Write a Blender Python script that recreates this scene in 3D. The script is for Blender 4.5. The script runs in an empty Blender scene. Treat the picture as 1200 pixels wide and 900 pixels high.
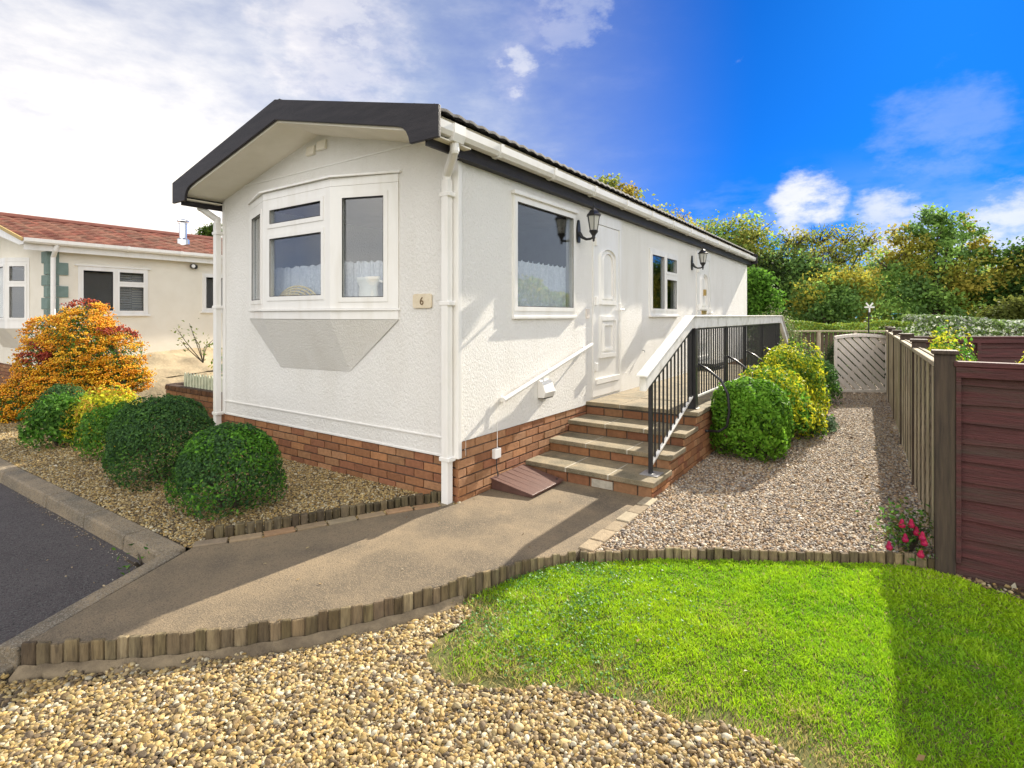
import bpy, bmesh, math, random
import numpy as np
from mathutils import Vector, Matrix, Euler
R = math.radians
rnd = random.Random(7)
NP = np.random.default_rng(11)
sc = bpy.context.scene
col = sc.collection

# ------------------------------------------------------------------ camera
CAM = (2.862, -3.370, 1.52)
YAW = math.atan2(440, 636)
FW = Vector((-math.sin(YAW), math.cos(YAW), 0)); RT = Vector((math.cos(YAW), math.sin(YAW), 0))
cd = bpy.data.cameras.new('camera'); cam = bpy.data.objects.new('camera', cd); col.objects.link(cam)
cam.location = CAM; cam.rotation_euler = (R(90), 0, YAW)
cd.sensor_width = 36; cd.lens = 36*636/1200; cd.shift_y = -80/1200
cd.clip_start = .05; cd.clip_end = 3000
sc.camera = cam

# ------------------------------------------------------------------ light
SUN_EL, SUN_AZ = 29.0, 4.7          # azimuth from +Y towards +X
SUN_W, SKY_W, EXPO = 3.0, 0.105, 1.92
sv = Vector((math.sin(R(SUN_AZ))*math.cos(R(SUN_EL)), math.cos(R(SUN_AZ))*math.cos(R(SUN_EL)), math.sin(R(SUN_EL))))
ld = bpy.data.lights.new('sun', 'SUN'); ld.energy = SUN_W; ld.angle = R(.55); ld.color = (1, .91, .76)
sun = bpy.data.objects.new('sun', ld); col.objects.link(sun); sun.rotation_euler = (-sv).to_track_quat('-Z', 'Y').to_euler()
sun.location = (0, 0, 20)

w = bpy.data.worlds.new('World'); sc.world = w; w.use_nodes = True
nt = w.node_tree; nt.nodes.clear(); N = nt.nodes.new; L = nt.links.new
out = N('ShaderNodeOutputWorld'); bg = N('ShaderNodeBackground'); L(bg.outputs[0], out.inputs[0])
bg.inputs[1].default_value = SKY_W
sky = N('ShaderNodeTexSky'); sky.sky_type = 'NISHITA'; sky.sun_disc = False
sky.sun_elevation = R(SUN_EL); sky.sun_rotation = R(SUN_AZ)
sky.air_density = 1.0; sky.dust_density = .2; sky.ozone_density = 3.0
tc = N('ShaderNodeTexCoord')
def wmath(op, a, b=None, clamp=False):
    n = N('ShaderNodeMath'); n.operation = op; n.use_clamp = clamp
    for i, v in enumerate((a, b)):
        if v is None: continue
        if hasattr(v, 'links') or hasattr(v, 'is_linked'): L(v, n.inputs[i])
        else: n.inputs[i].default_value = v
    return n.outputs[0]
def wdot(vec):
    n = N('ShaderNodeVectorMath'); n.operation = 'DOT_PRODUCT'; L(tc.outputs['Generated'], n.inputs[0])
    n.inputs[1].default_value = Vector(vec).normalized(); return n.outputs['Value']
def wramp(v, a, b, c=0., d=1.):
    n = N('ShaderNodeMapRange'); n.interpolation_type = 'SMOOTHSTEP'; L(v, n.inputs[0])
    for i, x in enumerate((a, b, c, d)): n.inputs[i+1].default_value = x
    return n.outputs[0]
def wnoise(scale, zs, detail=6, rough=.55, off=0.):
    m = N('ShaderNodeMapping'); L(tc.outputs['Generated'], m.inputs[0]); m.inputs[3].default_value = (1, 1, zs); m.inputs[1].default_value = (off, off*.7, 0)
    n = N('ShaderNodeTexNoise'); L(m.outputs[0], n.inputs[0]); n.inputs['Scale'].default_value = scale
    n.inputs['Detail'].default_value = detail; n.inputs['Roughness'].default_value = rough
    return n.outputs['Fac']
tint = N('ShaderNodeMix'); tint.data_type = 'RGBA'; tint.blend_type = 'MULTIPLY'; tint.inputs[0].default_value = 1
L(sky.outputs[0], tint.inputs[6]); tint.inputs[7].default_value = (.007, .098, .285, 1)
Ldir = FW*1 - RT*.95 + Vector((0, 0, .25))
elev = N('ShaderNodeSeparateXYZ'); L(tc.outputs['Generated'], elev.inputs[0]); zz = elev.outputs[2]
left = wramp(wdot(Ldir), .40, 1.0)                                   # thin overcast to the left, thickest low down
left = wmath('MULTIPLY', left, wramp(zz, .62, .12, .62, 1.))
back = wramp(wdot(-FW - RT*.35 + Vector((0, 0, .25))), -.12, .5)               # broken cloud behind the camera, added to light the shaded front wall
right = wramp(wdot(Vector((1, .6, .25))), .70, .88)                  # grey cloud out to the right of the view
n1 = wnoise(3.2, 2.2, off=2.3); n2 = wnoise(1.6, 1.6, off=.4); n3 = wnoise(5.0, 2.6, 8, .6, off=5.1); n4 = wnoise(13., 1.8, 8, .62, off=1.7)
def cloud(px, py, r, k):      # one cloud in the sky direction seen there, about r degrees across
    d = wdot(FW+RT*((px-600)/636)+Vector((0, 0, (370-py)/636)))
    return wramp(wmath('ADD', wramp(d, math.cos(R(r)), 1.0), wmath('MULTIPLY', wmath('SUBTRACT', n4, .5), 2.2)), .35, 1.15, 0, k)
puff = wmath('MAXIMUM', cloud(600, 84, 3.6, .7), cloud(945, 243, 4.6, .85)); puff = wmath('MAXIMUM', puff, cloud(1050, 268, 5.5, .75)); puff = wmath('MAXIMUM', puff, cloud(1190, 292, 7, .75)); puff = wmath('MAXIMUM', puff, cloud(1100, 160, 7, .22)); puff = wmath('MAXIMUM', puff, cloud(400, 40, 11, .7)); puff = wmath('MAXIMUM', puff, cloud(660, 5, 7, .45))
s = wmath('ADD', wmath('MULTIPLY', back, .9), wmath('MULTIPLY', right, .95))
s = wmath('ADD', s, wmath('MULTIPLY', wmath('SUBTRACT', n2, .5), .9))
lm = wmath('ADD', left, wmath('MULTIPLY', wmath('SUBTRACT', n3, .48), wramp(left, .05, .6, 0, .9)))
low = wmath('MULTIPLY', wramp(zz, .27, .10), wramp(n3, .40, .56))    # cloud bank low over the trees
mask = wmath('MAXIMUM', wmath('MAXIMUM', wramp(s, .25, 1.0), puff), wmath('MAXIMUM', wmath('MULTIPLY', low, .35), lm))
mask = wmath('MULTIPLY', mask, 1.0, clamp=True)
cl = N('ShaderNodeMix'); cl.data_type = 'RGBA'                        # cloud tone: grey-lavender to white
tone = wmath('ADD', wmath('MULTIPLY', wramp(wdot(Ldir), .80, 1.02), wramp(zz, .55, .15, .35, 1.)), wmath('MULTIPLY', wmath('SUBTRACT', n3, .5), 1.1))
L(wmath('ADD', tone, wmath('ADD', wmath('MULTIPLY', back, .55), wmath('MULTIPLY', puff, .6)), clamp=True), cl.inputs[0])
cl.inputs[6].default_value = (1.62, 1.92, 2.5, 1); cl.inputs[7].default_value = (3.75, 3.65, 3.6, 1)
bk = N('ShaderNodeMix'); bk.data_type = 'RGBA'; bk.blend_type = 'MULTIPLY'; bk.inputs[0].default_value = 1; L(cl.outputs[2], bk.inputs[6])
bc = N('ShaderNodeCombineColor'); bv = wmath('ADD', 1.0, wmath('MULTIPLY', wramp(wdot(-FW + Vector((0, 0, .35))), -.05, .75), .9)); [L(wmath('MULTIPLY', bv, k) if i else bv, bc.inputs[i]) for i, k in enumerate((1., .955, .87))]; L(bc.outputs[0], bk.inputs[7])   # added brightness and warmth behind the camera, filling the shaded front wall
fin = N('ShaderNodeMix'); fin.data_type = 'RGBA'; L(mask, fin.inputs[0]); L(tint.outputs[2], fin.inputs[6]); L(bk.outputs[2], fin.inputs[7])
L(fin.outputs[2], bg.inputs[0])

sc.view_settings.view_transform = 'Standard'; sc.view_settings.look = 'None'
sc.view_settings.exposure = EXPO; sc.view_settings.gamma = 1
sc.cycles.use_denoising = True; sc.cycles.max_bounces = 8; sc.cycles.transparent_max_bounces = 12
sc.cycles.sample_clamp_indirect = 4

# ------------------------------------------------------------------ helpers
def at(px, py, Y):
    """point seen at a pixel of the photograph at depth Y metres"""
    p = Vector(CAM) + RT*((px-600)/636*Y) + FW*Y; p.z += (370-py)/636*Y; return p
def tag(o, label=None, cat=None, group=None, kind=None):
    for k, v in (('label', label), ('category', cat), ('group', group), ('kind', kind)):
        if v: o[k] = v
    return o
WL = {}
def wloc(o): return WL.get(o.name, Vector((0, 0, 0))) if o else Vector((0, 0, 0))
def thing(name, loc, label, cat, group=None):
    o = bpy.data.objects.new(name, None); col.objects.link(o); o.location = loc; o.empty_display_size = .2
    WL[o.name] = Vector(loc); return tag(o, label, cat, group)
def link(me, name, m, parent, origin):
    o = bpy.data.objects.new(name, me); col.objects.link(o); me.name = name
    if m: me.materials.append(m)
    if parent: o.parent = parent; o.location = Vector(origin) - wloc(parent)
    else: o.location = origin
    WL[o.name] = Vector(origin); return o

class MB:
    def __init__(s): s.v = []; s.f = []; s.c = []; s.cur = (1, 1, 1)
    def add(s, vs, fs):
        b = len(s.v); s.v += [tuple(p) for p in vs]; s.c += [s.cur]*len(vs); s.f += [tuple(i+b for i in f) for f in fs]; return s
    def box(s, x0, x1, y0, y1, z0, z1):
        return s.add([(x0,y0,z0),(x1,y0,z0),(x1,y1,z0),(x0,y1,z0),(x0,y0,z1),(x1,y0,z1),(x1,y1,z1),(x0,y1,z1)],
                     [(0,3,2,1),(4,5,6,7),(0,1,5,4),(1,2,6,5),(2,3,7,6),(3,0,4,7)])
    def obox(s, o, u, n, u0, u1, n0, n1, z0, z1):     # box in a frame: origin o, horizontal u, outward n
        o, u, n = Vector(o), Vector(u), Vector(n); vs = []
        for z in (z0, z1):
            for a, b in ((u0,n0),(u1,n0),(u1,n1),(u0,n1)): vs.append(o+u*a+n*b+Vector((0,0,z)))
        return s.add(vs, [(0,3,2,1),(4,5,6,7),(0,1,5,4),(1,2,6,5),(2,3,7,6),(3,0,4,7)])
    def beam(s, a, b, wid, hgt, up=(0,0,1)):
        a, b = Vector(a), Vector(b); d = (b-a).normalized(); up = Vector(up)
        if abs(d.dot(up)) > .98: up = Vector((1,0,0))
        r = d.cross(up).normalized(); t = r.cross(d); vs = []
        for p in (a, b):
            for i, j in ((-1,-1),(1,-1),(1,1),(-1,1)): vs.append(p+r*(i*wid/2)+t*(j*hgt/2))
        return s.add(vs, [(0,3,2,1),(4,5,6,7),(0,1,5,4),(1,2,6,5),(2,3,7,6),(3,0,4,7)])
    def prism(s, poly, d):                             # poly = 3-D points (planar), extruded by d
        n = len(poly); d = Vector(d); P = [Vector(p) for p in poly]
        return s.add(P+[p+d for p in P], [tuple(range(n))[::-1], tuple(range(n, 2*n))]+[(i,(i+1)%n,n+(i+1)%n,n+i) for i in range(n)])
    def tube(s, pts, r, n=8, cap=True):
        pts = [Vector(p) for p in pts]; rs = r if hasattr(r, '__len__') else [r]*len(pts); vs = []; fs = []
        ref = None
        for i, p in enumerate(pts):
            d = (pts[min(i+1, len(pts)-1)]-pts[max(i-1, 0)]).normalized()
            if ref is None: ref = d.orthogonal().normalized()
            ref = (ref - d*ref.dot(d)).normalized(); q = d.cross(ref)
            for k in range(n):
                a = 2*math.pi*k/n; vs.append(p+(ref*math.cos(a)+q*math.sin(a))*rs[i])
        for i in range(len(pts)-1):
            for k in range(n): fs.append((i*n+k, i*n+(k+1)%n, (i+1)*n+(k+1)%n, (i+1)*n+k))
        if cap: fs += [tuple(range(n))[::-1], tuple(range((len(pts)-1)*n, len(pts)*n))]
        return s.add(vs, fs)
    def lathe(s, c, prof, n=16):                       # prof = (r, z)
        c = Vector(c); vs = []; fs = []
        for r, z in prof:
            for k in range(n): a = 2*math.pi*k/n; vs.append(c+Vector((r*math.cos(a), r*math.sin(a), z)))
        for i in range(len(prof)-1):
            for k in range(n): fs.append((i*n+k, i*n+(k+1)%n, (i+1)*n+(k+1)%n, (i+1)*n+k))
        fs += [tuple(range(n))[::-1], tuple(range((len(prof)-1)*n, len(prof)*n))]
        return s.add(vs, fs)
    def panel(s, o, u, n, u0, u1, z0, z1, th, holes=(), ends=True):   # wall with rectangular openings and reveals
        o, u, n = Vector(o), Vector(u), Vector(n)
        us = sorted({u0, u1, *[h[0] for h in holes], *[h[1] for h in holes]}); zs = sorted({z0, z1, *[h[2] for h in holes], *[h[3] for h in holes]})
        P = lambda a, z, d: o+u*a+n*d+Vector((0,0,z))
        ins = lambda a, z: any(h[0]-1e-6 < a < h[1]+1e-6 and h[2]-1e-6 < z < h[3]+1e-6 for h in holes) or not (u0 < a < u1 and z0 < z < z1)
        for i in range(len(us)-1):
            for j in range(len(zs)-1):
                a, b, c, d = us[i], us[i+1], zs[j], zs[j+1]; ma, mz = (a+b)/2, (c+d)/2
                if ins(ma, mz): continue
                s.add([P(a,c,0),P(b,c,0),P(b,d,0),P(a,d,0)], [(0,1,2,3)])
                s.add([P(a,c,-th),P(b,c,-th),P(b,d,-th),P(a,d,-th)], [(3,2,1,0)])
                for (p, q, t) in (((a,c),(a,d),(ma-(b-a)/2-1e-4,mz)), ((b,c),(b,d),(b+1e-4,mz)), ((a,c),(b,c),(ma,c-1e-4)), ((a,d),(b,d),(ma,d+1e-4))):
                    if ins(*t) and (ends or u0 < t[0] < u1 and z0 < t[1] < z1): s.add([P(*p,0),P(*q,0),P(*q,-th),P(*p,-th)], [(0,1,2,3)])
        return s
    def build(s, name, m, parent=None, smooth=False, origin=None, bevel=0, subd=0):
        V = np.array(s.v, dtype=np.float64)
        if origin is None: origin = wloc(parent) if parent else Vector(((V[:,0].min()+V[:,0].max())/2, (V[:,1].min()+V[:,1].max())/2, V[:,2].min()))
        V = V - np.array(origin)
        me = bpy.data.meshes.new(name); me.from_pydata(V.tolist(), [], s.f); me.update()
        bm = bmesh.new(); bm.from_mesh(me)
        if smooth: bmesh.ops.remove_doubles(bm, verts=bm.verts, dist=1e-5)
        bmesh.ops.recalc_face_normals(bm, faces=bm.faces); bm.to_mesh(me); bm.free()
        if any(c != (1,1,1) for c in s.c) and len(me.vertices) == len(s.c):
            a = me.color_attributes.new('Col', 'FLOAT_COLOR', 'POINT')
            a.data.foreach_set('color', np.c_[np.array(s.c), np.ones(len(s.c))].ravel())
        if smooth:
            me.polygons.foreach_set('use_smooth', [True]*len(me.polygons))
        o = link(me, name, m, parent, origin)
        if bevel:
            b = o.modifiers.new('bevel', 'BEVEL'); b.width = bevel; b.segments = 2; b.limit_method = 'ANGLE'; b.angle_limit = R(50)
        return o

def npmesh(name, V, F, m, parent=None, C=None, smooth=False, origin=(0,0,0)):
    V = np.asarray(V, np.float32) - np.array(origin, np.float32); F = np.asarray(F, np.int32)
    me = bpy.data.meshes.new(name); k = F.shape[1]
    me.vertices.add(len(V)); me.vertices.foreach_set('co', V.ravel())
    me.loops.add(F.size); me.loops.foreach_set('vertex_index', F.ravel())
    me.polygons.add(len(F)); me.polygons.foreach_set('loop_start', np.arange(0, F.size, k, dtype=np.int32))
    if smooth: me.polygons.foreach_set('use_smooth', np.ones(len(F), bool))
    me.update(calc_edges=True)
    if C is not None:
        a = me.color_attributes.new('Col', 'FLOAT_COLOR', 'POINT')
        a.data.foreach_set('color', np.c_[C, np.ones(len(C))].astype(np.float32).ravel())
    return link(me, name, m, parent, origin)

def vnoise(x, y, s, seed=0):                           # smooth value noise, 0..1
    g = np.random.default_rng(seed).random((64, 64)); x = np.asarray(x)*s; y = np.asarray(y)*s
    xi = np.floor(x).astype(int); yi = np.floor(y).astype(int); fx = x-xi; fy = y-yi
    fx = fx*fx*(3-2*fx); fy = fy*fy*(3-2*fy); a = lambda i, j: g[(xi+i)%64, (yi+j)%64]
    return (a(0,0)*(1-fx)+a(1,0)*fx)*(1-fy)+(a(0,1)*(1-fx)+a(1,1)*fx)*fy
def inpoly(x, y, poly):
    x = np.asarray(x); y = np.asarray(y); r = np.zeros(x.shape, bool); n = len(poly)
    for i in range(n):
        (x0, y0), (x1, y1) = poly[i], poly[(i+1)%n]
        if y0 == y1: continue
        r ^= ((y0 > y) != (y1 > y)) & (x < (x1-x0)*(y-y0)/(y1-y0)+x0)
    return r
def polydist(x, y, line):
    d = np.full(np.shape(x), 1e9)
    for (x0, y0), (x1, y1) in zip(line[:-1], line[1:]):
        dx, dy = x1-x0, y1-y0; t = np.clip(((x-x0)*dx+(y-y0)*dy)/(dx*dx+dy*dy+1e-12), 0, 1)
        d = np.minimum(d, np.hypot(x-x0-t*dx, y-y0-t*dy))
    return d
def smoothline(pts, n=8):                              # Catmull-Rom through points
    P = [np.array(p, float) for p in pts]; P = [2*P[0]-P[1]]+P+[2*P[-1]-P[-2]]; o = []
    for i in range(1, len(P)-2):
        for k in range(n):
            t = k/n; a, b, c, d = P[i-1:i+3]
            o.append(tuple(.5*(2*b+(c-a)*t+(2*a-5*b+4*c-d)*t*t+(3*b-a-3*c+d)*t**3)))
    return o+[tuple(P[-2])]

# ------------------------------------------------------------------ materials
def newmat(name):
    m = bpy.data.materials.new(name); m.use_nodes = True; return m, m.node_tree, m.node_tree.nodes['Principled BSDF']
def mnode(t, ty, **k):
    n = t.nodes.new(ty)
    for a, b in k.items(): setattr(n, a, b)
    return n
def mat(name, c1, c2=None, rough=.6, scale=6., detail=6, stretch=(1,1,1), bump=0., bscale=60., bstretch=(1,1,1), spec=.3,
        attr=False, metal=0., lo=.35, hi=.65, c3=None, s3=1.2, speck=None, transl=0.):
    """noise blend of c1 and c2 (+ larger stains c3, + fine specks), optional per-piece colour attribute, bump"""
    m, t, b = newmat(name); c2 = c2 or c1
    tcn = mnode(t, 'ShaderNodeTexCoord'); mp = mnode(t, 'ShaderNodeMapping'); mp.inputs[3].default_value = stretch
    t.links.new(tcn.outputs['Object'], mp.inputs[0])
    def noise(sc_, src=mp, det=detail, rg=.6):
        n = mnode(t, 'ShaderNodeTexNoise'); n.inputs['Scale'].default_value = sc_; n.inputs['Detail'].default_value = det; n.inputs['Roughness'].default_value = rg
        t.links.new(src.outputs[0], n.inputs[0]); return n.outputs['Fac']
    def rng(v, a, b_):
        n = mnode(t, 'ShaderNodeMapRange'); n.inputs[1].default_value = a; n.inputs[2].default_value = b_; t.links.new(v, n.inputs[0]); return n.outputs[0]
    def mix(f, a, b_, mode='MIX'):
        n = mnode(t, 'ShaderNodeMix', data_type='RGBA', blend_type=mode)
        for i, v in ((0, f), (6, a), (7, b_)):
            if isinstance(v, (int, float)): n.inputs[i].default_value = v
            elif isinstance(v, tuple): n.inputs[i].default_value = (*v, 1)
            else: t.links.new(v, n.inputs[i])
        return n.outputs[2]
    c = mix(rng(noise(scale), lo, hi), c1, c2)
    if c3: c = mix(rng(noise(s3, det=4), .48, .68), c, c3)
    if speck:
        v = mnode(t, 'ShaderNodeTexVoronoi'); v.inputs['Scale'].default_value = speck[0]; t.links.new(tcn.outputs['Object'], v.inputs[0])
        sp = mnode(t, 'ShaderNodeSeparateColor'); t.links.new(v.outputs['Color'], sp.inputs[0])
        c = mix(rng(sp.outputs[0], .5, 1.), c, speck[1]); c = mix(rng(sp.outputs[1], .75, 1.), c, speck[2])
    if attr:
        a = mnode(t, 'ShaderNodeAttribute', attribute_name='Col'); c = mix(1., c, a.outputs['Color'], 'MULTIPLY')
    t.links.new(c, b.inputs['Base Color']); b.inputs['Roughness'].default_value = rough; b.inputs['Specular IOR Level'].default_value = spec; b.inputs['Metallic'].default_value = metal
    if bump:
        m2 = mnode(t, 'ShaderNodeMapping'); m2.inputs[3].default_value = bstretch; t.links.new(tcn.outputs['Object'], m2.inputs[0])
        bp = mnode(t, 'ShaderNodeBump'); bp.inputs['Strength'].default_value = min(1, bump); bp.inputs['Distance'].default_value = .01*max(1, bump)
        t.links.new(noise(bscale, m2, 4, .65), bp.inputs['Height']); t.links.new(bp.outputs[0], b.inputs['Normal'])
    if transl:
        tr = mnode(t, 'ShaderNodeBsdfTranslucent'); t.links.new(c, tr.inputs[0]); ms = mnode(t, 'ShaderNodeMixShader'); ms.inputs[0].default_value = transl
        t.links.new(b.outputs[0], ms.inputs[1]); t.links.new(tr.outputs[0], ms.inputs[2]); t.links.new(ms.outputs[0], t.nodes['Material Output'].inputs[0])
    return m
W = lambda v: (v, v, v)
m_wall = mat('render_white', (.86,.84,.795), (.83,.81,.762), .85, 3, stretch=(1.2,1.2,.30), bump=1.6, bscale=75, bstretch=(1,1,.55), lo=.3, hi=.75, c3=(.80,.775,.72), s3=2.4)
m_wallbig = m_wall
m_trim = mat('upvc_white', (.85,.835,.80), (.82,.80,.76), .36, 7, stretch=(1.5,1.5,.3), spec=.45, c3=(.77,.745,.69), s3=4)
m_soffit = mat('soffit_white', (.86,.81,.70), (.80,.75,.64), .6, 4)
m_black = mat('black_boards', (.016,.014,.017), (.028,.024,.027), .5, 25, stretch=(.15,.15,1), bump=.25, bscale=90)
m_tile = mat('dark_roof_tile', (.035,.036,.038), (.06,.055,.05), .8, 9, bump=.5, bscale=120)
m_redtile = mat('red_roof_tile', (.95,.95,.95), (.75,.75,.75), .8, 12, bump=.4, bscale=90, attr=True)
m_brick = mat('brick', (.95,.95,.95), (.72,.72,.72), .85, 22, bump=.8, bscale=110, attr=True)
m_mortar = mat('dark_mortar', (.085,.075,.065), (.14,.12,.10), .95, 20, bump=.6, bscale=140)
m_slab = mat('step_slab', (.33,.255,.15), (.20,.16,.10), .85, 7, bump=.6, bscale=60, c3=(.095,.085,.05), s3=3.0, speck=(260,(.24,.21,.15),(.10,.09,.06)))
m_joint = mat('mortar_joint', (.45,.41,.33), (.33,.30,.24), .9, 20, bump=.4)
m_path = mat('path_concrete', (.245,.186,.115), (.152,.120,.080), .88, 3.4, bump=.7, bscale=110, c3=(.10,.082,.058), s3=2.1, lo=.36, hi=.64, speck=(170,(.235,.18,.115),(.115,.092,.066)))
m_kerb = mat('kerb_concrete', (.31,.24,.15), (.20,.155,.10), .9, 6, bump=.6, bscale=120, c3=(.12,.105,.08), s3=2.5, speck=(180,(.3,.26,.2),(.1,.09,.07)))
m_asph = mat('asphalt', (.078,.064,.064), (.108,.092,.090), .8, 3.5, bump=1.2, bscale=160, speck=(150,(.13,.125,.12),(.03,.03,.03)))
m_soil = mat('gravel_bed_soil', (.11,.085,.055), (.06,.045,.03), .95, 30, bump=1, bscale=80)
m_earth = mat('ground_earth', (.09,.10,.04), (.06,.07,.03), .95, 2, bump=.6, bscale=20)
m_lawnsoil = mat('lawn_soil', (.15,.13,.045), (.085,.10,.028), .95, 20, bump=.6, bscale=60)
m_stone = mat('gravel_stone', (1,1,1), (.8,.8,.8), .7, 60, attr=True, spec=.35, bump=.3, bscale=180)
m_log = mat('weathered_log', (.29,.225,.13), (.115,.09,.058), .9, 14, stretch=(3,3,.5), bump=1.0, bscale=60, bstretch=(2,2,.25), c3=(.36,.29,.17), s3=9, attr=True, lo=.35, hi=.7)
m_fence = mat('weathered_fence', (.52,.44,.31), (.29,.24,.165), .85, 10, stretch=(3,3,.25), bump=.8, bscale=60, bstretch=(2,2,.15), c3=(.38,.34,.20), s3=2.4)
m_fboard = mat('fence_board', (.25,.195,.125), (.13,.10,.066), .88, 10, stretch=(3,.3,3), bump=.8, bscale=60, bstretch=(2,.15,2), c3=(.20,.18,.11), s3=2.4)
m_post = mat('dark_post', (.085,.060,.042), (.045,.033,.026), .75, 16, stretch=(3,3,.2), bump=.6, bscale=60, bstretch=(2,2,.15))
m_brown = mat('brown_fence_stain', (.125,.040,.040), (.062,.027,.026), .78, 16, stretch=(.16,.16,2.4), bump=1.0, bscale=70, bstretch=(.12,.12,2), c3=(.075,.052,.042), s3=4.5, lo=.3, hi=.7)
m_iron = mat('black_iron', (.012,.012,.014), (.02,.02,.022), .38, 20, spec=.5)
m_railw = mat('rail_white', (.86,.835,.78), (.79,.765,.71), .55, 8, bump=.2, c3=(.62,.59,.52), s3=6)
m_galv = mat('galvanised', (.5,.5,.5), (.38,.38,.39), .4, 18, metal=.7)
m_steel = mat('stainless', (.7,.7,.7), None, .22, 5, metal=1.)
m_grey = mat('pale_grey_wood', (.76,.69,.62), (.66,.60,.53), .7, 14, stretch=(2,2,.5), bump=.4, bscale=50)
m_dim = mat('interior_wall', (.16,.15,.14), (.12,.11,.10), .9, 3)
m_curt = mat('net_curtain', (.88,.89,.92), (.74,.76,.80), .9, 45, lo=.4, hi=.6, transl=.25)
m_meter = mat('brown_plastic', (.135,.070,.055), (.10,.052,.042), .42, 9, stretch=(1,6,1), bump=.25, spec=.4)
m_cream = mat('cream_plastic', (.74,.65,.49), (.66,.56,.40), .5, 20)
m_quoin = mat('quoin_green', (.20,.275,.245), (.165,.23,.205), .7, 9, bump=.3)
m_nwall = mat('cream_render', (.85,.80,.69), (.80,.745,.63), .85, 2.4, bump=.8, bscale=90)
m_rock = mat('sand_rock', (.46,.37,.235), (.34,.27,.17), .9, 3.2, bump=1.2, bscale=18, c3=(.25,.205,.13), s3=2.2)
m_picket = mat('picket_cream', (.56,.57,.42), (.42,.45,.32), .7, 12)
m_bark = mat('bark', (.10,.078,.055), (.05,.04,.03), .9, 14, stretch=(1,1,.25), bump=1, bscale=30)
m_leaf = mat('leaf', (1,1,1), (.82,.86,.8), .6, 40, attr=True, transl=.42, spec=.18)
m_conif = mat('far_leaf', (1,1,1), (.85,.85,.8), .7, 3, attr=True, transl=.5, spec=.12)
m_grass = mat('grass_blade', (1,1,1), (.9,.9,.9), .5, 10, attr=True, transl=.40, spec=.3)
m_berry = mat('berry', (1,1,1), None, .35, 5, attr=True, spec=.45, transl=.1)
m_petal = mat('petal', (.55,.02,.07), (.40,.012,.10), .5, 30, transl=.3)
m_rattan = mat('rattan', (.80,.66,.36), (.70,.54,.28), .6, 20)
m_whitecloth = mat('white_cover', (.78,.76,.70), (.70,.68,.62), .8, 8)
m_dark = mat('dark_mat', (.022,.022,.024), (.035,.034,.034), .8, 30)
m_numeral = mat('bronze_numeral', (.16,.10,.045), None, .5, 5)
m_blind = mat('grey_blind', (.30,.30,.29), (.24,.24,.23), .8, 10)
m_litter = mat('leaf_litter', (1,1,1), (.8,.8,.8), .8, 40, attr=True)

def glass(name, refl=1.0):
    m, t, b = newmat(name); t.nodes.remove(b)
    tr = mnode(t, 'ShaderNodeBsdfTransparent'); tr.inputs[0].default_value = (.92,.94,.95,1)
    gl = mnode(t, 'ShaderNodeBsdfGlossy'); gl.inputs[1].default_value = .0; gl.inputs[0].default_value = (1,1,1,1)
    fr = mnode(t, 'ShaderNodeFresnel'); ge = mnode(t, 'ShaderNodeNewGeometry'); mr = mnode(t, 'ShaderNodeMapRange'); mr.inputs[3].default_value = 1.75; mr.inputs[4].default_value = 1/1.75; t.links.new(ge.outputs['Backfacing'], mr.inputs[0]); t.links.new(mr.outputs[0], fr.inputs[0])
    ms = mnode(t, 'ShaderNodeMixShader'); t.links.new(fr.outputs[0], ms.inputs[0]); t.links.new(tr.outputs[0], ms.inputs[1]); t.links.new(gl.outputs[0], ms.inputs[2])
    t.links.new(ms.outputs[0], t.nodes['Material Output'].inputs[0]); return m
m_glass = glass('window_glass')

# ------------------------------------------------------------------ bricks
BRICK = [(.43,.20,.092), (.47,.225,.10), (.39,.175,.085), (.45,.235,.115), (.36,.155,.08), (.48,.25,.125)]
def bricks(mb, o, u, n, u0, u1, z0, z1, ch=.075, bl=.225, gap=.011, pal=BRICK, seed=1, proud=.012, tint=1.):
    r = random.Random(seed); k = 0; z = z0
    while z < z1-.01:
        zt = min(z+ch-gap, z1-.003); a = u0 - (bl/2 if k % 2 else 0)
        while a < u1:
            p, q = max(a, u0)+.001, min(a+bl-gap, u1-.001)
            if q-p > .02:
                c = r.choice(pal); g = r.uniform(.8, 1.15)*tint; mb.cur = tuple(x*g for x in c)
                d = proud+r.uniform(-.002, .002)
                mb.obox(o, u, n, p, q, -.02, d, z+r.uniform(0,.001), zt)
            a += bl
        z += ch; k += 1
    mb.cur = (1,1,1)

# ------------------------------------------------------------------ ground
def sheet(name, poly, z, m, step=None, kind='structure', zf=None):
    bm = bmesh.new(); vs = [bm.verts.new((x, y, z)) for x, y in poly]; bm.faces.new(vs)
    bmesh.ops.triangulate(bm, faces=bm.faces)
    bmesh.ops.recalc_face_normals(bm, faces=bm.faces)
    me = bpy.data.meshes.new(name); bm.to_mesh(me); bm.free()
    if me.polygons[0].normal.z < 0: me.flip_normals()
    return tag(link(me, name, m, None, (0,0,0)), kind=kind)

sheet('ground', [(-600,-600),(600,-600),(600,600),(-600,600)], -.16, m_earth)

PATH_OUT = smoothline([(-.42,-2.60),(-.23,-2.43),(.06,-2.17),(.31,-1.89),(.54,-1.57),(.76,-1.16),(.97,-.65),(1.22,-.28)], 10)
PATH_IN = smoothline([(-.88,-1.64),(-.66,-1.30),(-.44,-.84),(-.20,-.36),(.0,-.03)], 8)
LAWN_EDGE = smoothline([(1.25,-.28),(1.51,-.08),(1.77,.13),(2.23,.42),(2.68,.70),(2.92,.85),(3.10,.88)], 8)
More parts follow.
